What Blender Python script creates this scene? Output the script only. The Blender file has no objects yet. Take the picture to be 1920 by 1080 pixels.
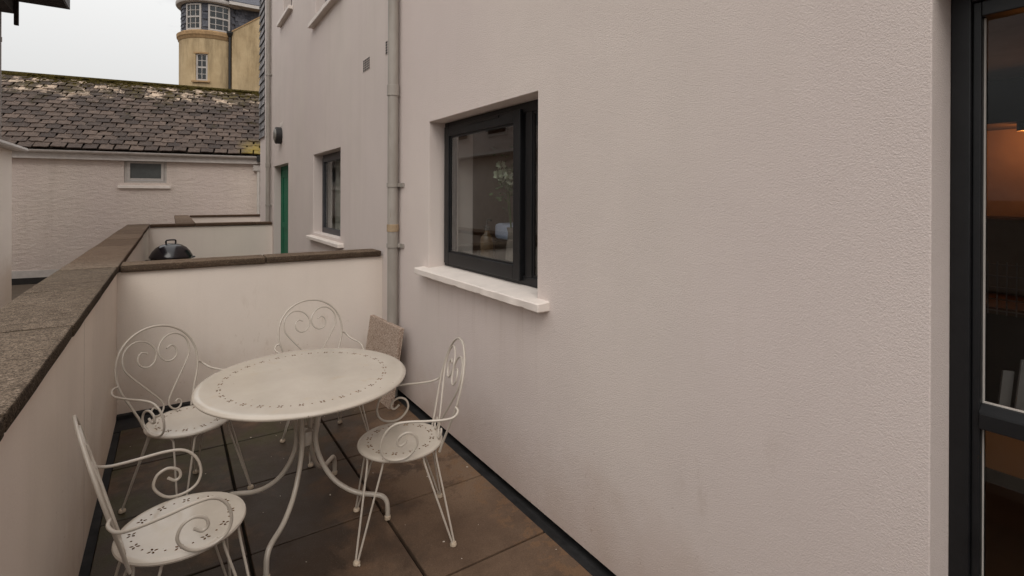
import bpy, bmesh, math, random
from mathutils import Vector, Matrix
random.seed(7)
sc = bpy.context.scene
COL = sc.collection
PI = math.pi

# ------------------------------------------------------------------ camera
F_PX, YAW, PITCH, ROLL, CY = 961.59, .58637846, -.00153968, .00320298, 370.23
CAM = Vector((0, 0, 1.6))
_f = Vector((math.sin(YAW), math.cos(YAW), 0)); _r = Vector((math.cos(YAW), -math.sin(YAW), 0)); _u = Vector((0, 0, 1))
f2 = _f * math.cos(PITCH) + _u * math.sin(PITCH); u2 = _u * math.cos(PITCH) - _f * math.sin(PITCH)
r3 = _r * math.cos(ROLL) + u2 * math.sin(ROLL); u3 = u2 * math.cos(ROLL) - _r * math.sin(ROLL)
cd = bpy.data.cameras.new('camera'); cam = bpy.data.objects.new('camera', cd); COL.objects.link(cam)
cd.sensor_width = 36; cd.lens = F_PX / 1920 * 36; cd.shift_y = -(540 - CY) / 1920; cd.clip_end = 2000; cd.clip_start = .02
m = Matrix((r3, u3, -f2)).transposed().to_4x4(); m.translation = CAM
cam.matrix_world = m
sc.camera = cam

# ------------------------------------------------------------------ sky, sun, exposure
SUN_EL, SUN_AZ = math.radians(44), math.radians(-152)     # azimuth from +Y towards +X
w = bpy.data.worlds.new("World"); sc.world = w; w.use_nodes = True
wn, wl = w.node_tree.nodes, w.node_tree.links
bg = wn['Background']
sky = wn.new('ShaderNodeTexSky'); sky.sky_type = 'NISHITA'; sky.sun_disc = False
sky.sun_elevation = SUN_EL; sky.sun_rotation = SUN_AZ; sky.dust_density = 4
tcw = wn.new('ShaderNodeTexCoord'); mpw = wn.new('ShaderNodeMapping'); mpw.inputs['Scale'].default_value = (1, 1, 2.6)
n1 = wn.new('ShaderNodeTexNoise'); n1.inputs['Scale'].default_value = 3.1; n1.inputs['Detail'].default_value = 6; n1.inputs['Roughness'].default_value = .55
rw = wn.new('ShaderNodeValToRGB')
rw.color_ramp.elements[0].position = .30; rw.color_ramp.elements[0].color = (6.0, 6.0, 6.1, 1)
rw.color_ramp.elements[1].position = .46; rw.color_ramp.elements[1].color = (9.6, 9.55, 9.4, 1)
mw = wn.new('ShaderNodeMixRGB'); mw.inputs[0].default_value = .94
wl.new(tcw.outputs['Generated'], mpw.inputs[0]); wl.new(mpw.outputs[0], n1.inputs['Vector']); wl.new(n1.outputs[0], rw.inputs[0])
sz = wn.new('ShaderNodeSeparateXYZ'); wl.new(tcw.outputs['Generated'], sz.inputs[0])      # overcast sky: (1 + 2 sin elevation)
ma = wn.new('ShaderNodeMath'); ma.operation = 'MULTIPLY_ADD'; ma.use_clamp = False; ma.inputs[1].default_value = 1.25; ma.inputs[2].default_value = .625
mz = wn.new('ShaderNodeMath'); mz.operation = 'MAXIMUM'; mz.inputs[1].default_value = 0; wl.new(sz.outputs[2], mz.inputs[0]); wl.new(mz.outputs[0], ma.inputs[0])
mv = wn.new('ShaderNodeVectorMath'); mv.operation = 'SCALE'; wl.new(rw.outputs[0], mv.inputs[0]); wl.new(ma.outputs[0], mv.inputs[3])
wl.new(sky.outputs[0], mw.inputs[1]); wl.new(mv.outputs[0], mw.inputs[2]); wl.new(mw.outputs[0], bg.inputs[0])
bg.inputs[1].default_value = .1
sd = bpy.data.lights.new('sun', 'SUN'); sd.energy = .95; sd.angle = math.radians(35); sd.color = (1, .95, .88)
so = bpy.data.objects.new('sun', sd); COL.objects.link(so); so.location = (0, 0, 20)
sdir = Vector((math.sin(SUN_AZ) * math.cos(SUN_EL), math.cos(SUN_AZ) * math.cos(SUN_EL), math.sin(SUN_EL)))
so.rotation_euler = sdir.to_track_quat('Z', 'Y').to_euler()
vs = sc.view_settings
sc.display_settings.display_device = 'sRGB'
vs.view_transform = 'Standard'; vs.look = 'None'; vs.gamma = 1; vs.use_curve_mapping = False; vs.exposure = 0.0
sc.render.engine = 'CYCLES'; sc.cycles.use_denoising = True; sc.cycles.max_bounces = 8; sc.cycles.transparent_max_bounces = 12
sc.cycles.sample_clamp_indirect = 6

# ------------------------------------------------------------------ material helpers
class Mat:
    def __init__(s, name, rough=.8, spec=.3, metal=0):
        s.m = bpy.data.materials.new(name); s.m.use_nodes = True
        s.n = s.m.node_tree.nodes; s.l = s.m.node_tree.links; s.b = s.n['Principled BSDF']
        s.b.inputs['Roughness'].default_value = rough; s.b.inputs['Specular IOR Level'].default_value = spec
        s.b.inputs['Metallic'].default_value = metal
        s.bumps = None
    def pos(s, kind='Position'):
        if kind == 'Position':
            return s.n.new('ShaderNodeNewGeometry').outputs['Position']
        return s.n.new('ShaderNodeTexCoord').outputs[kind]
    def noise(s, scale, detail=4, rough=.5, kind='Position', stretch=(1, 1, 1), loc=(0, 0, 0), dist=0):
        mp = s.n.new('ShaderNodeMapping'); mp.inputs['Scale'].default_value = stretch; mp.inputs['Location'].default_value = loc
        s.l.new(s.pos(kind), mp.inputs[0])
        t = s.n.new('ShaderNodeTexNoise'); t.inputs['Scale'].default_value = scale; t.inputs['Detail'].default_value = detail
        t.inputs['Roughness'].default_value = rough; t.inputs['Distortion'].default_value = dist
        s.l.new(mp.outputs[0], t.inputs['Vector']); return t.outputs[0]
    def vor(s, scale, kind='Position', stretch=(1, 1, 1), feature='F1'):
        mp = s.n.new('ShaderNodeMapping'); mp.inputs['Scale'].default_value = stretch; s.l.new(s.pos(kind), mp.inputs[0])
        t = s.n.new('ShaderNodeTexVoronoi'); t.inputs['Scale'].default_value = scale; t.feature = feature
        s.l.new(mp.outputs[0], t.inputs['Vector']); return t.outputs[0]
    def ramp(s, fac, stops):
        r = s.n.new('ShaderNodeValToRGB'); cr = r.color_ramp
        while len(cr.elements) < len(stops): cr.elements.new(.5)
        for e, (p, c) in zip(cr.elements, stops):
            e.position = p; e.color = (c, c, c, 1) if isinstance(c, (int, float)) else (*c, 1)
        s.l.new(fac, r.inputs[0]); return r.outputs[0]
    def mix(s, fac, a, b, mode='MIX'):
        n = s.n.new('ShaderNodeMixRGB'); n.blend_type = mode
        for i, v in enumerate((fac, a, b)):
            if isinstance(v, (int, float)): n.inputs[i].default_value = v if i == 0 else (v, v, v, 1)
            elif isinstance(v, tuple): n.inputs[i].default_value = (*v, 1)
            else: s.l.new(v, n.inputs[i])
        return n.outputs[0]
    def math(s, op, a, b=0., c=None, clamp=False):
        n = s.n.new('ShaderNodeMath'); n.operation = op; n.use_clamp = clamp
        for i, v in enumerate((a, b, c)):
            if v is None: continue
            if isinstance(v, (int, float)): n.inputs[i].default_value = v
            else: s.l.new(v, n.inputs[i])
        return n.outputs[0]
    def axis(s, i, kind='Position'):
        n = s.n.new('ShaderNodeSeparateXYZ'); s.l.new(s.pos(kind), n.inputs[0]); return n.outputs[i]
    def near(s, v, c, r):            # 1 at v == c falling to 0 at distance r
        d = s.math('ABSOLUTE', s.math('SUBTRACT', v, c)); return s.math('SUBTRACT', 1, s.math('DIVIDE', d, r), clamp=True)
    def color(s, c):
        if isinstance(c, tuple): s.b.inputs['Base Color'].default_value = (*c, 1)
        else: s.l.new(c, s.b.inputs['Base Color'])
    def rough(s, c): s.l.new(c, s.b.inputs['Roughness'])
    def bump(s, h, dist, strength=1.):
        b = s.n.new('ShaderNodeBump'); b.inputs['Distance'].default_value = dist; b.inputs['Strength'].default_value = strength
        s.l.new(h, b.inputs['Height'])
        if s.bumps: s.l.new(s.bumps, b.inputs['Normal'])
        s.bumps = b.outputs[0]; s.l.new(s.bumps, s.b.inputs['Normal'])

def rand_per(M):
    """random per object or per loose island"""
    g = M.n.new('ShaderNodeNewGeometry').outputs['Random Per Island']
    o = M.n.new('ShaderNodeObjectInfo').outputs['Random']
    return M.math('FRACT', M.math('ADD', g, o))

def stucco(name, base, fine=420, fd=.0011, mid=70, md=.0012, stain=.12, lowdirt=True, mstretch=(1, 1, 1), crack=0, drips=None):
    M = Mat(name, .92, .15)
    big = M.noise(1.1, 4, .6, loc=(3, 1, 7)); streak = M.noise(3.2, 5, .6, stretch=(1.6, 1.6, .12))
    c = M.mix(M.ramp(big, [(.3, 0.), (.7, 1.)]), tuple(x * .94 for x in base), tuple(min(1, x * 1.04) for x in base))
    c = M.mix(M.math('MULTIPLY', M.ramp(streak, [(.52, 0.), (.75, 1.)]), stain), c, tuple(x * y for x, y in zip(base, (.62, .58, .54))))
    gr = M.noise(fine * .6, 2, .6)
    c = M.mix(M.ramp(gr, [(.3, .10), (.55, 0.)]), c, tuple(x * .6 for x in base))
    if lowdirt:        # splash dirt with its own ragged shape close to the paving
        z = M.axis(2)
        h = M.math('ADD', z, M.math('MULTIPLY', M.math('SUBTRACT', M.noise(4.5, 5, .65), .5), .55))
        d = M.ramp(h, [(.0, 1.), (.42, 0.)])
        c = M.mix(M.math('MULTIPLY', d, .55), c, (base[0] * .62, base[1] * .50, base[2] * .40))
        sp = M.noise(26, 3, .7)
        sp2 = M.math('MULTIPLY', M.ramp(sp, [(.66, 0.), (.70, 1.)]), M.ramp(h, [(.1, .6), (.75, 0.)]))
        c = M.mix(sp2, c, (base[0] * .5, base[1] * .38, base[2] * .27))
    sm = M.noise(1.7, 2, .5, loc=(9, 4, 2), stretch=(1, 1, .5)); sm2 = M.noise(9, 4, .7, stretch=(1, 1, .35))
    zlow = M.ramp(M.axis(2), [(.45, 1.), (.95, .12)])
    hue = M.noise(.9, 3, .5, loc=(2, 8, 4), stretch=(1, 1, .45))
    c = M.mix(M.ramp(hue, [(.35, 0.), (.65, .5)]), c, (base[0] * .955, base[1] * .925, base[2] * .965))
    k = M.math('MULTIPLY', M.math('MULTIPLY', M.ramp(sm, [(.56, 0.), (.64, 1.)]), M.ramp(sm2, [(.58, 0.), (.72, .55)])), zlow)
    if drips:
        wy = M.math('MULTIPLY', M.ramp(M.near(M.axis(1), drips[0], drips[1]), [(0., 0.), (.15, 1.)]), M.ramp(M.math('SUBTRACT', drips[2], M.axis(2)), [(0., 0.), (.01, 1.), (.55, 0.)]))
        k = M.math('MAXIMUM', k, M.math('MULTIPLY', wy, M.ramp(M.noise(16, 5, .7, stretch=(1, 1, .05)), [(.54, 0.), (.70, .26)])))
    c = M.mix(k, c, tuple(x * y for x, y in zip(base, (.60, .52, .45))))
    if crack:
        yy = M.math('ADD', M.axis(1), M.math('MULTIPLY', M.noise(9, 3, .6), .03))
        c = M.mix(M.math('MULTIPLY', M.math('GREATER_THAN', M.near(yy, crack, .004), 0.05), .6), c, (.10, .08, .06))
    M.color(c)
    M.bump(M.noise(mid, 4, .6, stretch=mstretch), md, 1); M.bump(M.noise(fine, 3, .65), fd, 1)
    return M.m

def plain(name, col, rough=.5, spec=.4, metal=0, var=.12, bump=0):
    M = Mat(name, rough, spec, metal)
    n = M.noise(9, 5, .65, kind='Object')
    M.color(M.mix(M.ramp(n, [(.3, 0.), (.7, 1.)]), tuple(x * (1 - var) for x in col), tuple(min(1, x * (1 + var)) for x in col)))
    if bump: M.bump(M.noise(120, 3, .6, kind='Object'), bump)
    return M.m

W_BASE = (.675, .59, .54)
M_WALL = stucco('cream_render', W_BASE, fine=240, fd=.0034, mid=60, md=.0005, stain=.06, drips=(2.74, .78, 1.04), mstretch=(1, .8, 1.2))
M_WALL_FAR = stucco('cream_render_smooth', (.62, .545, .50), fine=300, fd=.0008, mid=40, md=.0006, stain=.16, lowdirt=False)
M_PARA = stucco('parapet_render', (.755, .67, .59), fine=260, fd=.0008, mid=60, md=.0006, stain=.14, crack=3.0)
M_ROUGH = stucco('roughcast', (.62, .53, .47), fine=55, fd=.012, mid=8, md=.022, stain=.25, lowdirt=False, mstretch=(.8, .8, 1.9))
M_SILL = plain('painted_sill', (.70, .625, .57), .55, .3, var=.06, bump=.0006)
M_REVEAL = M_WALL

def metal_paint():
    M = Mat('cream_painted_metal', .3, .5)
    n = M.noise(60, 4, .7, kind='Object'); n2 = M.noise(5, 3, .5, kind='Object')
    c = M.mix(M.ramp(n2, [(.3, 0.), (.7, 1.)]), (.43, .375, .315), (.50, .44, .375))
    c = M.mix(M.ramp(n, [(.70, 0.), (.76, .8)]), c, (.28, .15, .07))
    M.color(c); M.bump(M.noise(180, 2, .5, kind='Object'), .0003)
    return M.m
M_PAINT = metal_paint()
def top_paint():
    M = Mat('enamelled_sheet', .2, .5)
    n2 = M.noise(3.5, 5, .6, kind='Object'); n3 = M.noise(9, 4, .6, kind='Object'); sp = M.noise(48, 2, .5, kind='Object')
    c = M.mix(M.ramp(n2, [(.35, 0.), (.65, 1.)]), (.46, .40, .335), (.52, .455, .385))
    c = M.mix(M.ramp(n3, [(.58, 0.), (.74, .35)]), c, (.48, .37, .25))
    c = M.mix(M.ramp(sp, [(.74, 0.), (.77, .9)]), c, (.12, .08, .05))
    M.color(c); M.b.inputs['Roughness'].default_value = .17
    return M.m
M_TOP = top_paint()
M_RUST = plain('rusty_hole_edge', (.17, .085, .03), .9, .1, var=.5)
M_CAP = plain('rust_tinted_foot', (.50, .40, .30), .5, .3, var=.35)
M_BLACK = plain('black_frame_paint', (.009, .009, .010), .42, .35, var=.3, bump=.0002)
M_GREY_FRAME = plain('dark_grey_frame', (.042, .04, .045), .45, .4, var=.15)
M_GREEN = plain('green_door_paint', (.003, .120, .058), .6, .2, var=.2)
M_PIPE = None
def pipe_mat():
    M = Mat('grey_pipe', .5, .4)
    n = M.noise(7, 5, .65, stretch=(1, 1, .3)); 
    c = M.mix(M.ramp(n, [(.35, 0.), (.7, 1.)]), (.27, .24, .21), (.36, .325, .29))
    r = M.noise(5, 4, .7, stretch=(6, 6, .8)); c = M.mix(M.ramp(r, [(.66, 0.), (.72, .5)]), c, (.20, .13, .08))
    M.color(c); return M.m
M_PIPE = pipe_mat()
M_RUSTBAND = plain('rust_stained_band', (.34, .25, .16), .7, .2, var=.25)
M_WHITEPVC = plain('cream_plastic', (.52, .48, .44), .5, .4)
M_DARKVENT = plain('dark_vent', (.03, .027, .025), .8, .2)
M_LAMPBODY = plain('black_lamp_plastic', (.02, .018, .018), .45, .4)
M_LAMPGLASS = plain('grey_lamp_diffuser', (.16, .145, .125), .35, .5)

def glass(name, tint=(.92, .94, .94), refl=2.0, rough=.0):
    m = bpy.data.materials.new(name); m.use_nodes = True; n, l = m.node_tree.nodes, m.node_tree.links
    n.remove(n['Principled BSDF']); out = n['Material Output']
    tr = n.new('ShaderNodeBsdfTransparent'); tr.inputs[0].default_value = (*tint, 1)
    gl = n.new('ShaderNodeBsdfGlossy'); gl.inputs['Roughness'].default_value = rough; gl.inputs[0].default_value = (.95, .97, .97, 1)
    fr = n.new('ShaderNodeFresnel'); fr.inputs[0].default_value = 1.5
    mu = n.new('ShaderNodeMath'); mu.operation = 'MULTIPLY'; mu.inputs[1].default_value = refl; mu.use_clamp = True
    geo = n.new('ShaderNodeNewGeometry'); iv = n.new('ShaderNodeMath'); iv.operation = 'SUBTRACT'; iv.inputs[0].default_value = 1; l.new(geo.outputs['Backfacing'], iv.inputs[1])
    m2 = n.new('ShaderNodeMath'); m2.operation = 'MULTIPLY'; l.new(mu.outputs[0], m2.inputs[0]); l.new(iv.outputs[0], m2.inputs[1])
    mx = n.new('ShaderNodeMixShader'); l.new(fr.outputs[0], mu.inputs[0]); l.new(m2.outputs[0], mx.inputs[0])
    l.new(tr.outputs[0], mx.inputs[1]); l.new(gl.outputs[0], mx.inputs[2]); l.new(mx.outputs[0], out.inputs[0])
    return m
M_GLASS = glass('window_glass')
M_GLASS_DOOR = glass('door_glass', refl=.62)
M_GLASS_DARK = glass('far_window_glass', (.30, .33, .36), 1.6, .02)

def slab_mat():
    M = Mat('weathered_concrete_paving', .8, .35)
    x, y = M.axis(0), M.axis(1)
    n = M.noise(2.2, 6, .65, dist=.4); n2 = M.noise(7, 5, .7, loc=(4, 2, 0)); n3 = M.noise(150, 2, .6); r = rand_per(M)
    c = M.mix(M.ramp(n2, [(.3, 0.), (.7, 1.)]), (.086, .051, .031), (.142, .088, .055))
    c = M.mix(M.math('MULTIPLY', r, .30), c, (.075, .044, .028))
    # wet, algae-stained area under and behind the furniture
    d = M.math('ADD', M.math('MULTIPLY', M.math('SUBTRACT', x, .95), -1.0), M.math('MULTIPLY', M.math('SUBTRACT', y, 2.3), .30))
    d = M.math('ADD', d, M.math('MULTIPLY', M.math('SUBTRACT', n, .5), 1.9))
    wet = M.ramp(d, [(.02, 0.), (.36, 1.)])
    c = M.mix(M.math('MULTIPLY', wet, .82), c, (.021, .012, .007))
    yy = M.math('DIVIDE', M.math('ADD', y, M.math('MULTIPLY', x, -1.1)), 5.)
    g = M.math('MULTIPLY', M.ramp(M.noise(3.1, 5, .6, loc=(1, 9, 0)), [(.46, 0.), (.58, 1.)]), M.ramp(yy, [(.46, 0.), (.64, 1.)]))
    c = M.mix(M.math('MULTIPLY', g, .9), c, (.036, .030, .008))
    o = M.math('MULTIPLY', M.ramp(M.noise(1.9, 5, .7, loc=(7, 3, 1)), [(.55, 0.), (.66, 1.)]), .45)
    c = M.mix(o, c, (.15, .080, .042))
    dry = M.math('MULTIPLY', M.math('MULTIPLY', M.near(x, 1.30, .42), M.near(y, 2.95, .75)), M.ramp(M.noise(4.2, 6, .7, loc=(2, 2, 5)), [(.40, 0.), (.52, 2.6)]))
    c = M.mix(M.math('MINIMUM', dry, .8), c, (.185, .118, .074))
    og = M.math('MULTIPLY', M.near(x, 1.47, .16), M.ramp(M.noise(13, 4, .7), [(.50, 0.), (.62, 1.6)]))
    c = M.mix(M.math('MINIMUM', og, .42), c, (.18, .095, .045))
    c = M.mix(M.ramp(n3, [(.25, .35), (.5, 0.)]), c, (.03, .02, .013))
    c = M.mix(M.ramp(n3, [(.60, 0.), (.8, .30)]), c, (.26, .20, .15))
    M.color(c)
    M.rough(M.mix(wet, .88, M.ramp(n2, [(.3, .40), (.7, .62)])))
    M.bump(M.noise(9, 4, .6), .003, .5); M.bump(M.noise(190, 2, .6), .0012, .8)
    return M.m
M_SLAB = slab_mat()

def coping_mat(name, ca, cb, sx=1, sy=1):
    M = Mat(name, .95, .1)
    n = M.noise(4, 6, .7, stretch=(sx, sy, 1)); f = M.noise(95, 4, .8, stretch=(.6, 1, 1)); f2 = M.noise(210, 2, .75)
    st = M.noise(26, 6, .8, stretch=(.45 * sx, 1.5 * sy, 2), dist=.3)
    c = M.mix(M.ramp(n, [(.3, 0.), (.7, 1.)]), ca, cb)
    c = M.mix(M.ramp(st, [(.36, .8), (.50, 0.)]), c, tuple(v * .40 for v in ca))
    c = M.mix(M.ramp(f, [(.52, 0.), (.62, .6)]), c, tuple(min(1, v * 1.8) for v in cb))
    c = M.mix(M.ramp(f2, [(.42, .9), (.52, 0.)]), c, tuple(v * .30 for v in ca))
    da = M.noise(30, 4, .7, stretch=(.30 * sx, 2.0 * sy, 2)); c = M.mix(M.ramp(da, [(.62, 0.), (.68, .85)]), c, (.030, .022, .016))
    sp = M.vor(34); c = M.mix(M.ramp(sp, [(.05, .7), (.09, 0.)]), c, (.40, .36, .29))
    rr = M.n.new('ShaderNodeObjectInfo').outputs['Random']; c = M.mix(1., c, M.ramp(rr, [(0., .74), (1., 1.12)]), 'MULTIPLY')
    far = M.ramp(M.math('DIVIDE', M.math('ADD', M.axis(1), M.math('MULTIPLY', M.noise(2, 3, .5), .8)), 12.), [(.40, 0.), (.46, 1.)])
    c = M.mix(M.math('MULTIPLY', far, .45), c, (.105, .058, .036))
    M.color(c)
    M.bump(st, .006, .8); M.bump(M.math('SUBTRACT', 1, da), .006, .6); M.bump(f, .004, .9); M.bump(f2, .0015, .9)
    return M.m
M_COPE = coping_mat('weathered_coping', (.175, .130, .096), (.255, .198, .150))
M_COPE_EDGE = coping_mat('darker_coping_edge', (.070, .050, .036), (.115, .085, .060))  # darker copy of the coping colours, for the upright faces of each stone
M_COPE2 = coping_mat('weathered_coping_cross', (.155, .112, .078), (.205, .155, .112), 3, .3)
M_MEMB = plain('dark_bitumen_strip', (.024, .0225, .0225), .85, .15, var=.4, bump=.001)
M_GAP = plain('dirt_in_joints', (.014, .010, .007), .95, .1, var=.4)
M_TARMAC = plain('brown_tarmac', (.10, .075, .055), .9, .2, bump=.004)
M_LEANSLAB = None
def lean_mat():
    M = Mat('speckled_concrete_slab', .9, .2)
    v = M.noise(95, 3, .8); c = M.mix(M.ramp(v, [(.42, 0.), (.60, 1.)]), (.22, .150, .110), (.50, .395, .32))
    M.color(c); M.bump(v, .002); return M.m
M_LEANSLAB = lean_mat()

def slate_mat(name, a, b, moss=True, spread=1.):
    M = Mat(name, .8, .3)
    r = rand_per(M); c = M.mix(M.ramp(r, [(0., 0.), (1., 1.)]), a, b)
    n = M.noise(11, 5, .7); c = M.mix(M.ramp(n, [(.3, .7), (.6, 0.)]), c, tuple(v * .45 for v in a)); c = M.mix(M.ramp(M.noise(45, 3, .7), [(.5, 0.), (.7, .5)]), c, tuple(v * 1.6 for v in b))
    r2 = M.math('FRACT', M.math('MULTIPLY', r, 17.3))
    if moss:
        z = M.axis(2); x = M.axis(0)
        # lichen bleached courses close under the ridge, moss spreading down from it
        up = M.math('SUBTRACT', z, 3.95)
        l = M.math('MULTIPLY', M.ramp(M.math('ADD', up, M.math('MULTIPLY', M.math('SUBTRACT', M.noise(3.5, 5, .7, stretch=(.6, 1, 1)), .5), 1.4)), [(.52, 0.), (.80, 1.)]), M.ramp(M.math('ADD', M.math('MULTIPLY', r2, .45), M.math('MULTIPLY', M.noise(16, 4, .8, loc=(3, 3, 3)), .95)), [(.60, 0.), (.67, 1.)]))
        c = M.mix(M.math('MULTIPLY', l, .9), c, (.50, .38, .28))
        mo = M.math('ADD', M.math('MULTIPLY', up, .13), M.noise(2.1, 7, .72, loc=(5, 0, 2)))
        c = M.mix(M.ramp(mo, [(.545, 0.), (.62, .9)]), c, (.026, .016, .007))
        c = M.mix(M.math('MULTIPLY', M.ramp(mo, [(.62, 0.), (.72, 1.)]), M.ramp(M.noise(7, 5, .75), [(.47, 0.), (.57, .9)])), c, (.085, .060, .008))
        ye = M.math('MULTIPLY', M.near(x, 2.05, .5), M.math('MULTIPLY', M.near(z, 2.78, .55), M.ramp(M.noise(7, 5, .7), [(.35, .2), (.5, 1.6)])))
        c = M.mix(M.math('MINIMUM', ye, .85), c, (.22, .155, .025))
    M.color(c); M.bump(n, .006); M.bump(M.noise(70, 3, .6), .002)
    return M.m
M_SLATE = slate_mat('weathered_roof_slate', (.030, .021, .018), (.120, .083, .064))
M_SLATE_HUNG = slate_mat('blue_grey_hung_slate', (.045, .042, .045), (.36, .34, .34), moss=False)
M_SLATE_TOWER = slate_mat('dark_tower_slate', (.05, .052, .066), (.13, .13, .15), moss=False)
M_MOSS = plain('moss', (.055, .042, .012), 1, .05, var=.6, bump=.02)
def tower_mat():
    M = Mat('ochre_render', .9, .15)
    n = M.noise(1.1, 5, .65); s = M.noise(2.2, 5, .65, stretch=(1.5, 1.5, .25)); f = M.noise(22, 3, .6)
    c = M.mix(M.ramp(n, [(.3, 0.), (.7, 1.)]), (.40, .29, .165), (.54, .41, .25))
    c = M.mix(M.ramp(s, [(.44, 0.), (.68, .75)]), c, (.24, .175, .10))
    M.color(c); M.bump(f, .01); return M.m
M_OCHRE = tower_mat()
M_CORNICE = plain('ochre_cornice', (.36, .23, .12), .85, .2, var=.25)
M_WHITEWOOD = plain('white_painted_wood', (.43, .39, .36), .5, .4)
M_FASCIA = plain('cream_fascia', (.50, .46, .43), .55, .3)
M_SOFFIT = plain('dark_brown_soffit_boards', (.018, .012, .010), .7, .2, var=.4)
M_BLACKPIPE = plain('black_iron', (.012, .011, .010), .5, .4)
M_KETTLE = plain('black_enamel', (.012, .009, .011), .2, .5, var=.1)
M_STEEL = plain('dull_steel', (.30, .29, .28), .4, .5, metal=.8)
M_INT = plain('dim_plaster', (.26, .22, .19), .9, .2)
M_INTDARK = plain('dark_cabinet', (.035, .026, .020), .5, .4)
M_CARD = plain('dim_card', (.16, .14, .13), .8, .2)
M_INTWOOD = plain('dark_wood_worktop', (.07, .042, .026), .4, .4)
M_TILE = plain('brown_glazed_tile', (.16, .115, .085), .3, .5)

# ------------------------------------------------------------------ mesh builder
class MB:
    def __init__(s): s.v = []; s.f = []; s.mi = []
    def add(s, vs, fs, mi=0):
        o = len(s.v); s.v += [tuple(v) for v in vs]; s.f += [tuple(i + o for i in f) for f in fs]; s.mi += [mi] * len(fs); return s
    def box(s, x0, x1, y0, y1, z0, z1, mi=0):
        vs = [(x, y, z) for z in (z0, z1) for y in (y0, y1) for x in (x0, x1)]
        return s.add(vs, [(0, 2, 3, 1), (4, 5, 7, 6), (0, 1, 5, 4), (2, 6, 7, 3), (0, 4, 6, 2), (1, 3, 7, 5)], mi)
    def hexa(s, p, mi=0):  # 8 points bottom ring then top ring
        return s.add(p, [(3, 2, 1, 0), (4, 5, 6, 7), (0, 1, 5, 4), (1, 2, 6, 5), (2, 3, 7, 6), (3, 0, 4, 7)], mi)
    def prism(s, pts, axis, a, b, mi=0):
        """polygon of 2-D pts extruded along axis between a and b"""
        def P(p, t): return {'x': (t, p[0], p[1]), 'y': (p[0], t, p[1]), 'z': (p[0], p[1], t)}[axis]
        n = len(pts); vs = [P(p, a) for p in pts] + [P(p, b) for p in pts]
        return s.add(vs, [tuple(range(n))[::-1], tuple(range(n, 2 * n))] + [(i, (i + 1) % n, n + (i + 1) % n, n + i) for i in range(n)], mi)
    def tube(s, pts, r, sides=8, cap=True, mi=0):
        P = [Vector(p) for p in pts]; n = len(P)
        T = [(P[min(i + 1, n - 1)] - P[max(i - 1, 0)]).normalized() for i in range(n)]
        a = Vector((0, 0, 1)) if abs(T[0].z) < .9 else Vector((1, 0, 0))
        N = T[0].cross(a).normalized(); vs = []
        for i in range(n):
            N = (N - T[i] * N.dot(T[i])).normalized(); B = T[i].cross(N)
            rr = r[i] if isinstance(r, (list, tuple)) else r
            for k in range(sides):
                t = 2 * PI * k / sides; vs.append(P[i] + (N * math.cos(t) + B * math.sin(t)) * rr)
        fs = [(i * sides + k, i * sides + (k + 1) % sides, (i + 1) * sides + (k + 1) % sides, (i + 1) * sides + k) for i in range(n - 1) for k in range(sides)]
        if cap: fs += [tuple(range(sides))[::-1], tuple((n - 1) * sides + k for k in range(sides))]
        return s.add(vs, fs, mi)
    def lathe(s, prof, c=(0, 0, 0), n=24, mi=0, a0=0, a1=2 * PI):
        full = abs(a1 - a0 - 2 * PI) < 1e-6; m_ = n if full else n + 1; vs = []
        for r, z in prof:
            for k in range(m_):
                t = a0 + (a1 - a0) * k / n; vs.append((c[0] + r * math.cos(t), c[1] + r * math.sin(t), c[2] + z))
        fs = []
        for j in range(len(prof) - 1):
            for k in range(n):
                k2 = (k + 1) % m_
                fs.append((j * m_ + k, j * m_ + k2, (j + 1) * m_ + k2, (j + 1) * m_ + k))
        return s.add(vs, fs, mi)
    def build(s, name, mat, parent=None, smooth=False, bevel=0, seg=2, tag=None, loc=None, weld=False):
        me = bpy.data.meshes.new(name); me.from_pydata(s.v, [], s.f)
        mats = mat if isinstance(mat, (list, tuple)) else [mat]
        for mm in mats: me.materials.append(mm)
        if len(mats) > 1: me.polygons.foreach_set('material_index', s.mi)
        bm = bmesh.new(); bm.from_mesh(me)
        if weld: bmesh.ops.remove_doubles(bm, verts=bm.verts, dist=1e-5)
        bmesh.ops.recalc_face_normals(bm, faces=bm.faces)
        if bevel:
            es = [e for e in bm.edges if len(e.link_faces) == 2 and e.calc_face_angle(0) > .5]
            bmesh.ops.bevel(bm, geom=es, offset=bevel, segments=seg, affect='EDGES', profile=.5, clamp_overlap=True)
        if smooth:
            for f in bm.faces: f.smooth = True
            for e in bm.edges:
                if len(e.link_faces) == 2 and e.calc_face_angle(0) > .7: e.smooth = False
        bm.to_mesh(me); bm.free()
        o = bpy.data.objects.new(name, me); COL.objects.link(o)
        if parent: o.parent = parent
        if loc: o.location = loc
        if tag: tg(o, *tag)
        return o

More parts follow.
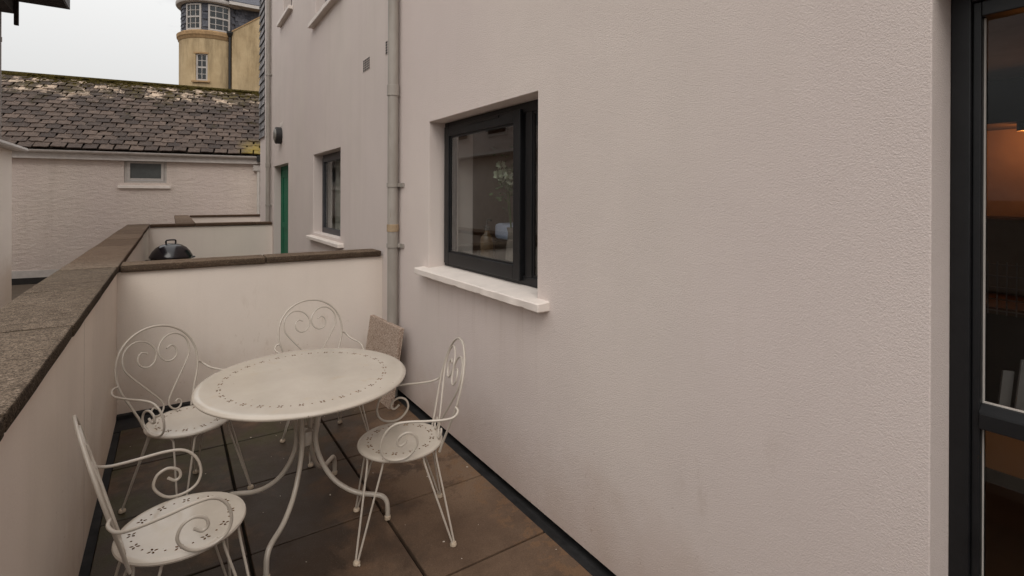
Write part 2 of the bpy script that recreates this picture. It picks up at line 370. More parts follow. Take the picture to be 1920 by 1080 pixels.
def tg(o, label=None, cat=None, group=None, kind=None):
    if label: o['label'] = label
    if cat: o['category'] = cat
    if group: o['group'] = group
    if kind: o['kind'] = kind
    return o
def thing(name, label, cat, loc=(0, 0, 0), rz=0, group=None):
    o = bpy.data.objects.new(name, None); COL.objects.link(o); o.location = loc; o.rotation_euler = (0, 0, rz); o.empty_display_size = .1
    return tg(o, label, cat, group)
def copy_tree(o, parent=None):
    kids = [c for c in o.children]
    c = o.copy(); COL.objects.link(c)
    if parent: c.parent = parent
    for k in kids: copy_tree(k, c)
    return c
def smoothpath(pts, n=6):
    P = [Vector(p) for p in pts]; P = [P[0] * 2 - P[1]] + P + [P[-1] * 2 - P[-2]]; out = []
    for i in range(1, len(P) - 2):
        for k in range(n):
            t = k / n; a, b, c, d = P[i - 1:i + 3]
            out.append(.5 * ((2 * b) + (c - a) * t + (2 * a - 5 * b + 4 * c - d) * t * t + (3 * b - a - 3 * c + d) * t ** 3))
    out.append(P[-2]); return out

def wall_x(X, y0, y1, z0, z1, T, opens):
    """wall in the plane x = X facing -X, thickness T, rectangular openings (ya, yb, za, zb)"""
    ys = sorted({y0, y1} | {v for o in opens for v in o[:2]}); zs = sorted({z0, z1} | {v for o in opens for v in o[2:]})
    ys = [y for y in ys if y0 <= y <= y1]; zs = [z for z in zs if z0 <= z <= z1]
    def hole(i, j):
        if i < 0 or j < 0 or i >= len(ys) - 1 or j >= len(zs) - 1: return True
        cy, cz = (ys[i] + ys[i + 1]) / 2, (zs[j] + zs[j + 1]) / 2
        return any(o[0] < cy < o[1] and o[2] < cz < o[3] for o in opens)
    b = MB(); X2 = X + T
    for i in range(len(ys) - 1):
        for j in range(len(zs) - 1):
            if hole(i, j): continue
            a, c, d, e = ys[i], ys[i + 1], zs[j], zs[j + 1]
            b.add([(X, a, d), (X, a, e), (X, c, e), (X, c, d)], [(0, 3, 2, 1)])
            b.add([(X2, a, d), (X2, a, e), (X2, c, e), (X2, c, d)], [(0, 1, 2, 3)])
            if hole(i - 1, j): b.add([(X, a, d), (X2, a, d), (X2, a, e), (X, a, e)], [(0, 1, 2, 3)])
            if hole(i + 1, j): b.add([(X, c, d), (X2, c, d), (X2, c, e), (X, c, e)], [(0, 1, 2, 3)])
            if hole(i, j - 1): b.add([(X, a, d), (X, c, d), (X2, c, d), (X2, a, d)], [(0, 1, 2, 3)])
            if hole(i, j + 1): b.add([(X, a, e), (X, c, e), (X2, c, e), (X2, a, e)], [(0, 1, 2, 3)])
    return b

# ================================================================== SETTING
g = MB(); g.add([(-600, -600, -.62), (600, -600, -.62), (600, 900, -.62), (-600, 900, -.62)], [(0, 1, 2, 3)])
tg(g.build('ground', M_TARMAC), kind='structure')

# terrace floor with individual paving slabs
fl = MB().box(-.33, 1.90, -1.6, 4.7, -.40, -.028).build('terrace_floor', M_GAP); tg(fl, kind='structure')
xs = [(-.283, .286), (.299, .890), (.903, 1.488)]
ys_ = [-1.05, -.45, .15, .75, 1.35, 1.95, 2.547, 3.165, 3.765, 4.372]
for (xa, xb) in xs:
    for ya, yb in zip(ys_[:-1], ys_[1:]):
        jx = random.uniform(-.0015, .0015); h = random.uniform(-.0015, .0015)
        b = MB().box(xa + jx, xb + jx, ya + .0055, yb - .0055, -.0275, h)
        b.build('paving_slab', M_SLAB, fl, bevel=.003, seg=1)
MB().prism([(1.4895, -.024), (1.494, -.008), (1.535, -.016), (1.60, -.02), (1.60, -.0278), (1.4895, -.0278)], 'y', -1.5, 4.30).build('edge_strip', M_MEMB, fl)
MB().box(-.3249, 1.60, 4.378, 4.6495, -.0278, -.006).box(-.324, 1.6, 4.60, 4.6495, -.0055, .02).build('edge_strip', M_MEMB, fl)
MB().box(-.3249, -.287, -1.5, 4.37, -.0278, -.010).build('edge_strip', M_MEMB, fl)
f2_ = MB().box(-.33, 1.66, 4.82, 10.86, -.40, 0).build('neighbour_terrace_floor', M_SLAB); tg(f2_, kind='structure')
f3_ = MB().box(.36, 1.66, 11.10, 15.42, -.40, 0).build('far_terrace_floor', M_SLAB); tg(f3_, kind='structure')

rf = random.Random(31); fk = MB()
for k in range(55):
    x, y = rf.uniform(-.25, 1.47), rf.uniform(1.2, 4.35); a = rf.uniform(0, 6.28); L = rf.choice((.0015, .002, .0025, .003, .005)); L2 = L * rf.uniform(.4, .9)
    dx, dy = Vector((math.cos(a) * L, math.sin(a) * L)), Vector((-math.sin(a) * L2, math.cos(a) * L2)); p = Vector((x, y))
    q = [p - dx - dy, p + dx - dy * .6, p + dx * .8 + dy, p - dx * .7 + dy * .8]
    fk.hexa([(v.x, v.y, .002) for v in q] + [(v.x, v.y, .002 + L * .5) for v in q])
tg(fk.build('paint_flakes', plain('pale_flake', (.55, .48, .40), .8, .2)), kind='stuff')

# ================================================================== THE HOUSE
WX, FX = 1.54, 1.64
house = thing('terraced_house', 'long cream rendered house with black framed windows along the terraces', 'house', (WX, 3.5, 0))
def hp(o):       # parent to house keeping world placement
    o.parent = house; o.matrix_parent_inverse = Matrix.Translation(-house.location); return o
WIN = (2.085, 3.395, 1.06, 2.134); DOOR = (-1.25, .475, -.02, 2.134)
nb = wall_x(WX, -1.6, 4.10, .028, 6.6, .36, [WIN, (-1.25, .475, .028, 2.134)])
wall_near = hp(nb.build('wall', M_WALL, bevel=.0025, seg=1, weld=True))
FW = (6.08, 7.443, 1.10, 2.168); FD = (9.28, 10.74, 0, 2.16); FU = (6.08, 7.33, 3.97, 5.1); FS = (9.0, 9.75, 4.66, 5.9)
fb = wall_x(FX, 4.1005, 11.90, -.62, 6.6, .26, [FW, (9.28, 10.74, 0, 2.16), FU, FS])
wall_far = hp(fb.build('wall', M_WALL_FAR, bevel=.005, seg=1, weld=True))
hp(wall_x(1.655, 11.9005, 12.66, -.62, 6.6, .24, []).build('wall', M_WALL_FAR))
hp(MB().box(WX, 6.0, -1.6, 12.6, 6.601, 6.75).build('roof', M_SLATE_HUNG))
hp(MB().box(5.9, 6.0, -1.6, 12.6, -.62, 6.6).build('wall', M_WALL_FAR))
hp(MB().box(1.9, 5.9, -1.6, -1.5, -.62, 6.6).build('wall', M_WALL_FAR))
hp(MB().box(1.9, 5.9, 12.5, 12.6, -.62, 6.6).build('wall', M_WALL_FAR))

# slates hung on the gable
rnd = random.Random(3)
z = 2.86; row = 0
while z < 6.6:
    y = 11.905 - (row % 2) * .13
    while y < 12.66:
        a, c = max(y, 11.903), min(y + .255, 12.665)
        if c - a > .03:
            th = .010; o1 = .034 + rnd.uniform(0, .006)
            b = MB().hexa([(1.655 - o1, a, z), (1.655 - o1, c, z), (1.655 - o1 + th, c, z), (1.655 - o1 + th, a, z),
                           (1.652, a, z + .235), (1.652, c, z + .235), (1.6545, c, z + .235), (1.6545, a, z + .235)])
            hp(b.build('slate', M_SLATE_HUNG))
        y += .26
    z += .17; row += 1

# window sills
def sill(x0, x1, y0, y1, zf, zb, t, name='window_sill'):
    b = MB().hexa([(x0, y0, zf - t), (x1, y0, zf - t), (x1, y1, zf - t), (x0, y1, zf - t), (x0, y0, zf), (x1, y0, zb), (x1, y1, zb), (x0, y1, zf)])
    o = b.build(name, M_SILL, bevel=.005, seg=1)
    from mathutils import noise
    bm = bmesh.new(); bm.from_mesh(o.data)
    bmesh.ops.subdivide_edges(bm, edges=[e for e in bm.edges if e.calc_length() > .25], cuts=44, use_grid_fill=True)
    for v in bm.verts:
        v.co += noise.noise_vector(v.co * 28) * .0022 + noise.noise_vector(v.co * 7) * .0016
        if v.co.x < x0 + .012 and noise.noise(v.co * 19 + Vector((3, 1, 0))) > .42: v.co += Vector((.004, 0, .003 if v.co.z < zf - t / 2 else -.003))
    for f in bm.faces: f.smooth = True
    for e in bm.edges:
        if len(e.link_faces) == 2 and e.calc_face_angle(0) > .5: e.smooth = False
    bm.to_mesh(o.data); bm.free(); return o
hp(sill(1.469, 1.70, 1.985, 3.497, 1.083, 1.100, .045))
hp(sill(1.57, 1.80, 5.94, 7.585, 1.052, 1.066, .045)); 
hp(sill(1.57, 1.80, 5.95, 7.49, 3.985, 3.995, .06))
hp(sill(1.57, 1.80, 8.93, 10.04, 4.70, 4.71, .06))

# near window ------------------------------------------------------
WP = 1.665     # plane of the frame
wnf = hp(MB().box(WP, WP + .07, 3.335, 3.395, 1.10, 2.134).box(WP, WP + .07, 2.085, 2.145, 1.10, 2.134)
         .box(WP + .001, WP + .069, 2.145, 3.335, 1.10, 1.150).box(WP + .001, WP + .069, 2.145, 3.335, 2.075, 2.133)
         .box(WP + .0015, WP + .068, 2.31, 2.375, 1.150, 2.075).build('window_frame', M_BLACK, bevel=.003))
# opening sash, standing proud of the frame
s0, s1, sz0, sz1 = 2.395, 3.362, 1.122, 2.098
def sash(x0, x1, y0, y1, z0, z1, w, wb=None):
    wb = wb or w
    b = MB()
    b.box(x0, x1, y0, y0 + w, z0, z1).box(x0, x1, y1 - w, y1, z0, z1)
    b.box(x0 + .0006, x1 - .0006, y0 + w, y1 - w, z0, z0 + wb).box(x0 + .0006, x1 - .0006, y0 + w, y1 - w, z1 - w, z1)
    return b
sh = sash(WP - .022, WP + .03, s0, s1, sz0, sz1, .070, .082).build('sash', M_BLACK, bevel=.004)
sh.parent = wnf
bd = sash(WP - .010, WP + .02, s0 + .070, s1 - .070, sz0 + .082, sz1 - .070, .012).build('glazing_bead', M_BLACK, bevel=.002); bd.parent = wnf
ga = MB().box(WP - .006, WP - .001, s0 + .080, s1 - .080, sz0 + .092, sz1 - .08).build('pane', M_GLASS); ga.parent = wnf
gb = MB().box(WP + .014, WP + .019, 2.145, 2.31, 1.150, 2.075).build('pane', M_GLASS); gb.parent = wnf
bd2 = sash(WP + .008, WP + .026, 2.1455, 2.3095, 1.1505, 2.0745, .013).build('glazing_bead', M_BLACK); bd2.parent = wnf
hg = MB().box(WP - .027, WP - .0225, 2.62, 3.0, 2.078, 2.090).build('friction_hinge', M_BLACKPIPE); hg.parent = wnf

# glazed garden door on the right ---------------------------------
DP = 1.665
dr = hp(MB().box(DP, DP + .07, .4345, .475, 0, 2.134).box(DP, DP + .07, -1.25, -1.20, 0, 2.134)
        .box(DP + .001, DP + .069, -1.20, .4345, 2.090, 2.133).box(DP + .001, DP + .069, -1.20, .4345, .0, .06)
        .box(DP + .0012, DP + .068, -.42, -.36, .06, 2.090).build('door_frame', M_BLACK, bevel=.003))
db = MB()
db.box(DP + .012, DP + .060, .4175, .434, .061, 2.089)
db.box(DP + .004, DP + .060, -.359, .4175, 1.028, 1.068).box(DP + .010, DP + .061, -.359, .4175, 2.052, 2.089).box(DP + .010, DP + .061, -.359, .4175, .061, .15)
dl = db.build('door_leaf', M_BLACK, bevel=.0025); dl.parent = dr
MB().hexa([(DP + .004, -.359, 1.0685), (DP + .040, -.359, 1.0685), (DP + .040, .4174, 1.0685), (DP + .004, .4174, 1.0685),
           (DP + .026, -.359, 1.086), (DP + .040, -.359, 1.086), (DP + .040, .4174, 1.086), (DP + .026, .4174, 1.086)]).build('glazing_bead', M_BLACK, dr)
MB().box(DP + .0335, DP + .0395, .4145, .4174, 1.086, 2.051).box(DP + .0335, DP + .0395, -.359, .4145, 1.0865, 1.090).build('sealant', M_WHITEPVC, dr)
MB().box(DP + .0400, DP + .045, -.359, .4174, 1.07, 2.051).build('pane', M_GLASS_DOOR, dr)
MB().box(DP + .0400, DP + .045, -.359, .4174, .151, 1.027).build('pane', M_GLASS_DOOR, dr)
MB().box(DP + .0335, DP + .0395, .4155, .4174, .151, 1.027).build('sealant', M_WHITEPVC, dr)

# far ground floor window
FP = 1.765
fwf = hp(MB().box(FP, FP + .06, 7.393, 7.443, 1.07, 2.168).box(FP, FP + .06, 6.08, 6.13, 1.07, 2.168)
         .box(FP + .001, FP + .059, 6.13, 7.393, 1.07, 1.10).box(FP + .001, FP + .059, 6.13, 7.393, 2.118, 2.167).build('window_frame', M_GREY_FRAME, bevel=.003))
s = sash(FP - .02, FP + .03, 6.135, 7.386, 1.085, 2.125, .06, .085).build('sash', M_GREY_FRAME, bevel=.003); s.parent = fwf
s = MB().box(FP + .0, FP + .005, 6.19, 7.33, 1.165, 2.07).build('pane', M_GLASS_DOOR); s.parent = fwf
hp(MB().box(1.93, 1.94, 6.10, 7.42, 1.08, 2.15).box(1.925, 1.9295, 6.5, 6.53, 1.08, 2.15).box(1.924, 1.9295, 6.10, 7.42, 1.52, 1.55).build('blind', plain('grey_blind', (.30, .29, .25), .9, .1)))
# upper windows
for (ya, yb, za, zb) in (FU, FS):
    q = hp(MB().box(FP, FP + .06, yb - .05, yb, za, zb).box(FP, FP + .06, ya, ya + .05, za, zb)
           .box(FP + .001, FP + .059, ya + .05, yb - .05, za, za + .08).box(FP + .001, FP + .059, ya + .05, yb - .05, zb - .05, zb).build('window_frame', M_GREY_FRAME))
    s = MB().box(FP + .02, FP + .025, ya + .045, yb - .045, za + .075, zb - .045).build('pane', M_GLASS_DARK); s.parent = q
# green door
gd = hp(MB().box(FP, FP + .06, 10.68, 10.74, 0, 2.16).box(FP, FP + .06, 9.28, 9.34, 0, 2.16).box(FP + .001, FP + .059, 9.34, 10.68, 2.10, 2.159).build('door_frame', M_GREEN, bevel=.003))
s = MB().box(FP + .016, FP + .055, 9.341, 10.679, 0.01, 2.099).build('door_leaf', M_GREEN); s.parent = gd
s = MB()
for (za, zb) in ((.1, .22), (1.0, 1.10), (1.95, 2.08)): s.box(FP + .004, FP + .0155, 9.36, 10.66, za, zb)
for (ya, yb) in ((9.36, 9.47), (10.55, 10.66), (9.96, 10.06)): s.box(FP + .0045, FP + .0155, ya, yb, .105, 2.075)
s = s.build('door_rail', M_GREEN); s.parent = gd
s = MB().box(FP - .02, FP + .003, 9.40, 9.43, 1.18, 1.30).box(FP - .02, FP + .003, 9.40, 9.43, .62, .66).build('handle', M_BLACKPIPE); s.parent = gd
# air bricks
for yc in (5.13, 4.47):
    zc = 2.93 if yc > 5 else 2.96
    v = hp(MB().box(FX - .003, FX + .01, yc - .11, yc + .11, zc - .062, zc + .062).build('air_vent', M_WALL_FAR))
    q = MB()
    for i in range(4):
        for j in range(5):
            yy = yc - .105 + i * .054; zz = zc - .058 + j * .024
            q.box(FX - .0045, FX - .0032, yy, yy + .040, zz, zz + .017)
    q = q.build('vent_hole', M_DARKVENT); q.parent = v

# downpipes
def pipe(x, y, r, z0, z1, brackets, collars, wall_to, band=None):
    p = hp(MB().tube([(x, y, z0), (x, y, z1)], r, 20).build('downpipe', M_PIPE, smooth=True))
    for zc in collars:
        c = MB().lathe([(r, -.045), (r + .006, -.042), (r + .006, .042), (r, .045)], (x, y, zc), 20).build('collar', M_PIPE, smooth=True); c.parent = p
    for zc in brackets:
        c = MB().lathe([(r, -.014), (r + .007, -.016), (r + .007, .016), (r, .014)], (x, y, zc), 20)
        c.box(x + r * .5, wall_to, y - r - .018, y - r + .02, zc - .014, zc + .014); c.box(wall_to - .014, wall_to - .001, y - r - .075, y - r + .01, zc - .016, zc + .016)
        c = c.build('bracket', M_PIPE); c.parent = p
    if band:
        c = MB().lathe([(r, -.03), (r + .005, -.028), (r + .005, .028), (r, .03)], (x, y, band), 20).build('collar', M_RUSTBAND, smooth=True); c.parent = p; c['label'] = 'rust stained collar'
    return p
dp1 = pipe(1.488, 3.975, .043, -.01, 6.9, (1.69, 1.205, 3.9), (2.45,), WX, band=1.345)
dp1['label'] = 'grey downpipe beside the near window'
dp2 = pipe(1.585, 11.07, .042, -.1, 6.9, (3.98, 1.42), (2.2,), FX)
dp2['label'] = 'slim grey downpipe at the far corner of the house'
b = MB().lathe([(.0, 0), (.06, 0), (.065, .02), (.05, .06), (.0, .07)], (1.50, 3.95, .42), 14).build('pipe_shoe', M_PIPE, smooth=True); b.parent = dp1

# interior seen through the panes ---------------------------------
hp(MB().box(1.901, 4.9, -1.5, 4.3, 2.35, 2.45).build('ceiling', M_INT))
hp(MB().box(1.901, 4.9, -1.5, 4.3, -.05, -.001).build('inside_floor', M_INTWOOD))
hp(MB().box(4.8, 4.9, -1.5, 4.3, 0, 2.349).build('inside_wall', M_TILE))
hp(MB().box(1.901, 4.799, 4.2, 4.3, 0, 2.349).build('inside_wall', M_INT))
hp(MB().box(1.74, 1.9005, 2.086, 3.394, 1.0, 1.10).build('inside_sill', M_INT))

# ------------------------------------------------------------------ parapet walls
par = thing('parapet_wall', 'long low rendered parapet with broad weathered stone coping along the left edge', 'wall', (-.46, 4.5, -.62))
def pp(o, root): o.parent = root; o.matrix_parent_inverse = Matrix.Translation(-root.location); return o
pp(MB().box(-.60, -.325, -1.6, 11.08, -.62, 1.048).build('wall_body', M_PARA), par)
def stone(x0, x1, y0, y1, z0, z1, mat, root, seed, sub=5, amp=.0014):
    r = random.Random(seed)
    bm = bmesh.new()
    bmesh.ops.create_cube(bm, size=1)
    for v in bm.verts: v.co = Vector(((x0 + x1) / 2 + v.co.x * (x1 - x0), (y0 + y1) / 2 + v.co.y * (y1 - y0), (z0 + z1) / 2 + v.co.z * (z1 - z0)))
    bmesh.ops.bevel(bm, geom=list(bm.edges), offset=.008, segments=2, affect='EDGES', profile=.5)
    bmesh.ops.subdivide_edges(bm, edges=[e for e in bm.edges if e.calc_length() > .06], cuts=sub, use_grid_fill=True)
    from mathutils import noise
    for v in bm.verts:
        n = noise.noise_vector(v.co * 6 + Vector((seed, 0, 0))) * amp + noise.noise_vector(v.co * 22) * amp * .5
        v.co += n
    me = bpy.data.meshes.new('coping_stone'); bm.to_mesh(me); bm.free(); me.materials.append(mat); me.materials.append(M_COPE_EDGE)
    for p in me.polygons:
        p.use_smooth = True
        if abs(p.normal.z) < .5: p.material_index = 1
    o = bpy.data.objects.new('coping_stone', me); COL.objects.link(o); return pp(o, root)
edges = [-1.4, -.3, .65, 1.606, 2.574, 3.542, 4.494, 5.45, 6.4, 7.36, 8.32, 9.28, 10.2, 11.09]
for i, (a, c) in enumerate(zip(edges[:-1], edges[1:])):
    dz = random.uniform(-.002, .003); dx = random.uniform(-.003, .003)
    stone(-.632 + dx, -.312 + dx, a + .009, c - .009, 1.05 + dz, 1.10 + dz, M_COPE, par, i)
pp(MB().box(-.615, -.330, -1.4, 11.07, 1.0485, 1.0925).build('mortar_bed', M_GAP), par)
def partition(y0, y1, x0, x1, joints, label, seed):
    t = thing('partition_wall', label, 'wall', ((x0 + x1) / 2, (y0 + y1) / 2, 0), group='low partition walls between the terraces')
    pp(MB().box(x0, x1 + .03, y0, y1, -.1, 1.043).build('wall_body', M_PARA), t)
    js = [x0 + .017] + joints + [x1]
    for i, (a, c) in enumerate(zip(js[:-1], js[1:])):
        stone(a + .003, c - .003, y0 - .03, y1 + .03, 1.044, 1.098 + random.uniform(-.002, .002), M_COPE2, t, seed + i, sub=4)
    return t
partition(4.65, 4.83, -.325, 1.622, [.65], 'near low cream partition wall directly behind the round table', 40)
partition(10.88, 11.06, -.325, 1.63, [.36, 1.33], 'middle low partition wall behind the black kettle barbecue', 50)
p3 = thing('parapet_wall', 'short reddish coped parapet stub beyond the middle partition', 'wall', (.22, 13.2, 0))
pp(MB().box(.08, .355, 11.10, 15.6, -.62, 1.045).build('wall_body', M_PARA), p3)
for i, (a, c) in enumerate(zip([11.1, 12.2, 13.3, 14.5], [12.2, 13.3, 14.5, 15.62])): stone(.064, .372, a + .003, c - .003, 1.05, 1.10, M_COPE, p3, 60 + i, sub=2)
partition(15.45, 15.6, .376, 2.35, [1.0], 'farthest low partition wall close to the cottage wall', 70)

# ================================================================== BACK COTTAGE
cot = thing('slate_roofed_cottage', 'low roughcast cottage with mossy slate roof across the end of the terraces', 'cottage', (-.85, 17.0, -.62), math.radians(-8.2))
# local frame: x along the wall (to the right), y away from the camera; wall face at local y = 0, heights world z
def cz(z): return z + .62
L0, L1 = -9.0, 4.0
wx0, wx1, wz0, wz1 = -.20, .75, cz(1.94), cz(2.58)
b = MB().box(L0, wx0, 0, .3, cz(-.50), cz(2.72)).box(wx1, L1, 0, .3, cz(-.50), cz(2.72)).box(wx0, wx1, 0, .3, cz(-.50), wz0).box(wx0, wx1, 0, .3, wz1, cz(2.72))
b.build('wall', M_ROUGH, cot, weld=True)
MB().box(L0, L1, -.02, .28, cz(-.46), cz(-.28)).build('plinth', M_FASCIA, cot)
MB().box(L0, L1, -.024, .26, 0, cz(-.461)).build('plinth', M_DARKVENT, cot)
wf = MB().box(wx0, wx0 + .06, .03, .10, wz0, wz1).box(wx1 - .06, wx1, .03, .10, wz0, wz1).box(wx0 + .06, wx1 - .06, .031, .099, wz0, wz0 + .06).box(wx0 + .06, wx1 - .06, .031, .099, wz1 - .06, wz1)
wf = wf.build('window_frame', M_WHITEWOOD, cot, bevel=.004)
sash_b = MB().box(wx0 + .065, wx0 + .13, .015, .08, wz0 + .065, wz1 - .065).box(wx1 - .13, wx1 - .065, .015, .08, wz0 + .065, wz1 - .065).box(wx0 + .13, wx1 - .13, .016, .079, wz0 + .065, wz0 + .12).box(wx0 + .13, wx1 - .13, .016, .079, wz1 - .12, wz1 - .065)
sash_b.build('sash', M_WHITEWOOD, wf, bevel=.004)
MB().box(wx0 + .12, wx1 - .12, .045, .05, wz0 + .11, wz1 - .11).build('pane', plain('grey_frosted_glass', (.075, .08, .078), .3, .5), wf)
MB().box(wx0 - .12, wx1 + .10, -.06, .03, wz0 - .15, wz0 - .07).build('window_sill', M_SILL, cot, bevel=.006)
# roof
PIT = math.radians(35); EY, EZ = -.14, cz(2.78); RUN = 3.35
def rp(x, s, h=0):   # point on the roof: s up the slope, h above it
    return (x, EY + s * math.cos(PIT) - h * math.sin(PIT), EZ + s * math.sin(PIT) + h * math.cos(PIT))
SL = RUN / math.cos(PIT)
MB().hexa([rp(L0, 0, -.10), rp(L1, 0, -.10), rp(L1, SL, -.10), rp(L0, SL, -.10), rp(L0, 0, -.012), rp(L1, 0, -.012), rp(L1, SL, -.012), rp(L0, SL, -.012)]).build('roof', M_GAP, cot)
MB().hexa([(L0, EY + RUN + .001, EZ + SL * math.sin(PIT) - .12), (L1, EY + RUN + .001, EZ + SL * math.sin(PIT) - .12), (L1, EY + 2 * RUN, EZ - .1), (L0, EY + 2 * RUN, EZ - .1),
           (L0, EY + RUN + .001, EZ + SL * math.sin(PIT)), (L1, EY + RUN + .001, EZ + SL * math.sin(PIT)), (L1, EY + 2 * RUN, EZ), (L0, EY + 2 * RUN, EZ)]).build('roof', M_MOSS, cot)
exp_, sw = .235, .325
rows = int(SL / exp_) + 1
vis0, vis1 = -2.75, 3.1
stuff = MB(); cnt = 0
bases = []
rs = random.Random(11)
def slate_pts(w_, l, chip, jag):
    """one slate in its own frame, slightly irregular lower edge"""
    n = 4; top = [(-w_ / 2, l), (w_ / 2, l)]
    low = [(w_ / 2 - i * w_ / n, chip[i]) for i in range(n + 1)]
    return [(w_ / 2, l)] + low + [(-w_ / 2, l)]
def slate_mesh(seed):
    r = random.Random(seed); chip = [r.uniform(-.012, .014) for _ in range(5)]
    if r.random() < .3: chip[0 if r.random() < .5 else 4] += r.uniform(.02, .05)
    p = slate_pts(sw - .030 - r.uniform(0, .022), exp_ * 1.62, chip, 0); n = len(p); th = .020 + r.uniform(0, .010)
    vs = [(x, y, 0) for x, y in p] + [(x, y, th) for x, y in p]
    fs = [tuple(range(n)), tuple(range(n, 2 * n))[::-1]] + [(i, n + i, n + (i + 1) % n, (i + 1) % n) for i in range(n)]
    return vs, fs
SM = []
for k in range(14):
    vs_, fs_ = slate_mesh(100 + k); me = bpy.data.meshes.new('slate'); me.from_pydata(vs_, [], fs_); me.materials.append(M_SLATE); SM.append((me, vs_, fs_))
for rI in range(rows):
    s0_ = rI * exp_ - .03
    nx = int((L1 - L0) / sw) + 1
    for c in range(nx):
        x = L0 + c * sw + (rI % 2) * sw / 2 + rs.uniform(-.008, .008)
        if x > L1 - .1: continue
        if s0_ + exp_ * 1.62 > SL + .02: lift_s = SL + .02 - exp_ * 1.62
        else: lift_s = s0_
        me, vs_, fs_ = SM[rs.randrange(14)]
        base = Vector(rp(x, lift_s + rs.uniform(-.02, .02), .034 + rs.uniform(0, .012)))
        rot = Matrix.Rotation(PIT, 4, 'X') @ Matrix.Rotation(rs.uniform(-.04, .04), 4, 'Z') @ Matrix.Rotation(math.radians(-4.6) + rs.uniform(-.010, .008), 4, 'X')
        Mx = Matrix.Translation(base) @ rot
        if cnt < 296 and vis0 < x < vis1:
            o = bpy.data.objects.new('slate', me); COL.objects.link(o); o.parent = cot; o.matrix_local = Mx; cnt += 1
        else:
            stuff.add([Mx @ Vector(v) for v in vs_], fs_)
st = stuff.build('slate_courses', M_SLATE, cot); st['kind'] = 'stuff'
# ridge: half round tiles under moss
ridge_b = []
x = L0
while x < L1:
    o = MB().tube([rp(x + .004, SL, .0), rp(min(x + .45, L1) - .004, SL, 0)], .115, 10).build('ridge_tile', M_MOSS, cot, smooth=True); x += .45
mo = MB(); r = random.Random(5)
x = -3.2
while x < 3.9:
    s_ = SL - abs(r.gauss(0, .22)); a = r.uniform(.02, .06); c = Vector(rp(x, s_, .05 if s_ < SL - .08 else .10))
    mo.lathe([(a * 1.1, -.02), (a * 1.05, .0), (a * .7, a * .35), (0.001, a * .5)], tuple(c), 6); x += r.uniform(.005, .03)
mo = mo.build('moss_cushions', M_MOSS, cot, smooth=True); mo['kind'] = 'stuff'
# fascia and half round gutter
MB().box(L0, L1, EY + .01, EY + .04, EZ - .26, EZ - .05).build('fascia', M_FASCIA, cot)
MB().box(L0, L1, EY + .0405, 0, EZ - .26, EZ - .235).build('soffit', M_FASCIA, cot)
gut = [(EY - .055 + .065 * math.cos(t), EZ - .045 + .07 * math.sin(t)) for t in [PI + i * PI / 8 for i in range(9)]]
gin = [(EY - .055 + .057 * math.cos(t), EZ - .045 + .062 * math.sin(t)) for t in [2 * PI - i * PI / 8 for i in range(9)]]
MB().prism(gut + gin, 'x', -3.6, 2.95).build('gutter', M_FASCIA, cot, smooth=True)
MB().box(2.955, 3.09, EY - .13, EY - .002, EZ - .20, EZ - .03).build('gutter_outlet', M_BLACKPIPE, cot, bevel=.01)
MB().box(2.86, 3.08, -.12, -.003, EZ - .46, EZ - .30).build('hopper', M_WHITEWOOD, cot, bevel=.01)
MB().tube([(3.0, -.06, cz(-.5)), (3.0, -.06, EZ - .461)], .04, 12).build('downpipe', M_WHITEPVC, cot, smooth=True)

# ================================================================== LEFT WING
wing = thing('white_outbuilding', 'smooth white rendered wing at the left edge, in front of the cottage', 'building', (-2.7, 11, -.62))
pp(MB().box(-6.5, -2.7, 4.0, 14.3, -.62, 2.50).build('wall', M_PARA), wing)
pp(MB().hexa([(-6.5, 4, 2.501), (-2.60, 4, 2.501), (-2.60, 14.45, 2.501), (-6.5, 14.45, 2.501), (-6.5, 4, 3.3), (-2.64, 4, 2.56), (-2.64, 14.45, 2.56), (-6.5, 14.45, 3.3)]).build('roof', M_FASCIA), wing)
pp(MB().prism([(-2.60, 2.585), (-2.52, 2.585), (-2.50, 2.535), (-2.53, 2.50), (-2.60, 2.50)], 'y', 4, 14.62).build('gutter', M_FASCIA, bevel=.004), wing)
tall = thing('overhanging_building', 'dark boarded roof overhang of the building at the top left corner', 'building', (-3.2, 11, 2.6))
pp(MB().box(-6.0, -2.95, 5.0, 12.9, 2.62, 5.35).build('wall', M_WALL_FAR), tall)
for k in range(4):
    y0 = 6.0 + k * 1.8
    q = pp(MB().box(-2.949, -2.93, y0, y0 + .9, 3.0, 4.3).build('window', M_WHITEWOOD), tall)
    z_ = MB().box(-2.929, -2.92, y0 + .07, y0 + .83, 3.07, 4.23).build('pane', M_GLASS_DARK); z_.parent = q
# soffit boards, side by side, and grey metal edge
yb = 6.0
while yb < 13.45:
    pp(MB().box(-4.6, -1.735, yb, min(yb + .14, 13.47), 5.33 + random.uniform(0, .004), 5.36).build('soffit_board', M_SOFFIT), tall); yb += .146
pp(MB().box(-1.734, -1.70, 6.0, 13.5, 5.325, 5.62).box(-4.6, -1.735, 13.471, 13.50, 5.325, 5.62).build('fascia', plain('grey_metal_edge', (.09, .09, .10), .5, .4)), tall)
pp(MB().box(-4.6, -2.42, 6.0, 13.0, 4.95, 5.329).build('box_gutter', M_SOFFIT), tall)
pp(MB().box(-2.42, -2.36, 12.93, 13.0, 4.74, 5.328).build('gutter_spout', M_SOFFIT), tall)
pp(MB().hexa([(-6, 6, 5.621), (-1.7, 6, 5.621), (-1.7, 13.5, 5.621), (-6, 13.5, 5.621), (-6, 6, 6.8), (-1.72, 6, 5.66), (-1.72, 13.5, 5.66), (-6, 13.5, 6.8)]).build('roof', M_SLATE_TOWER), tall)
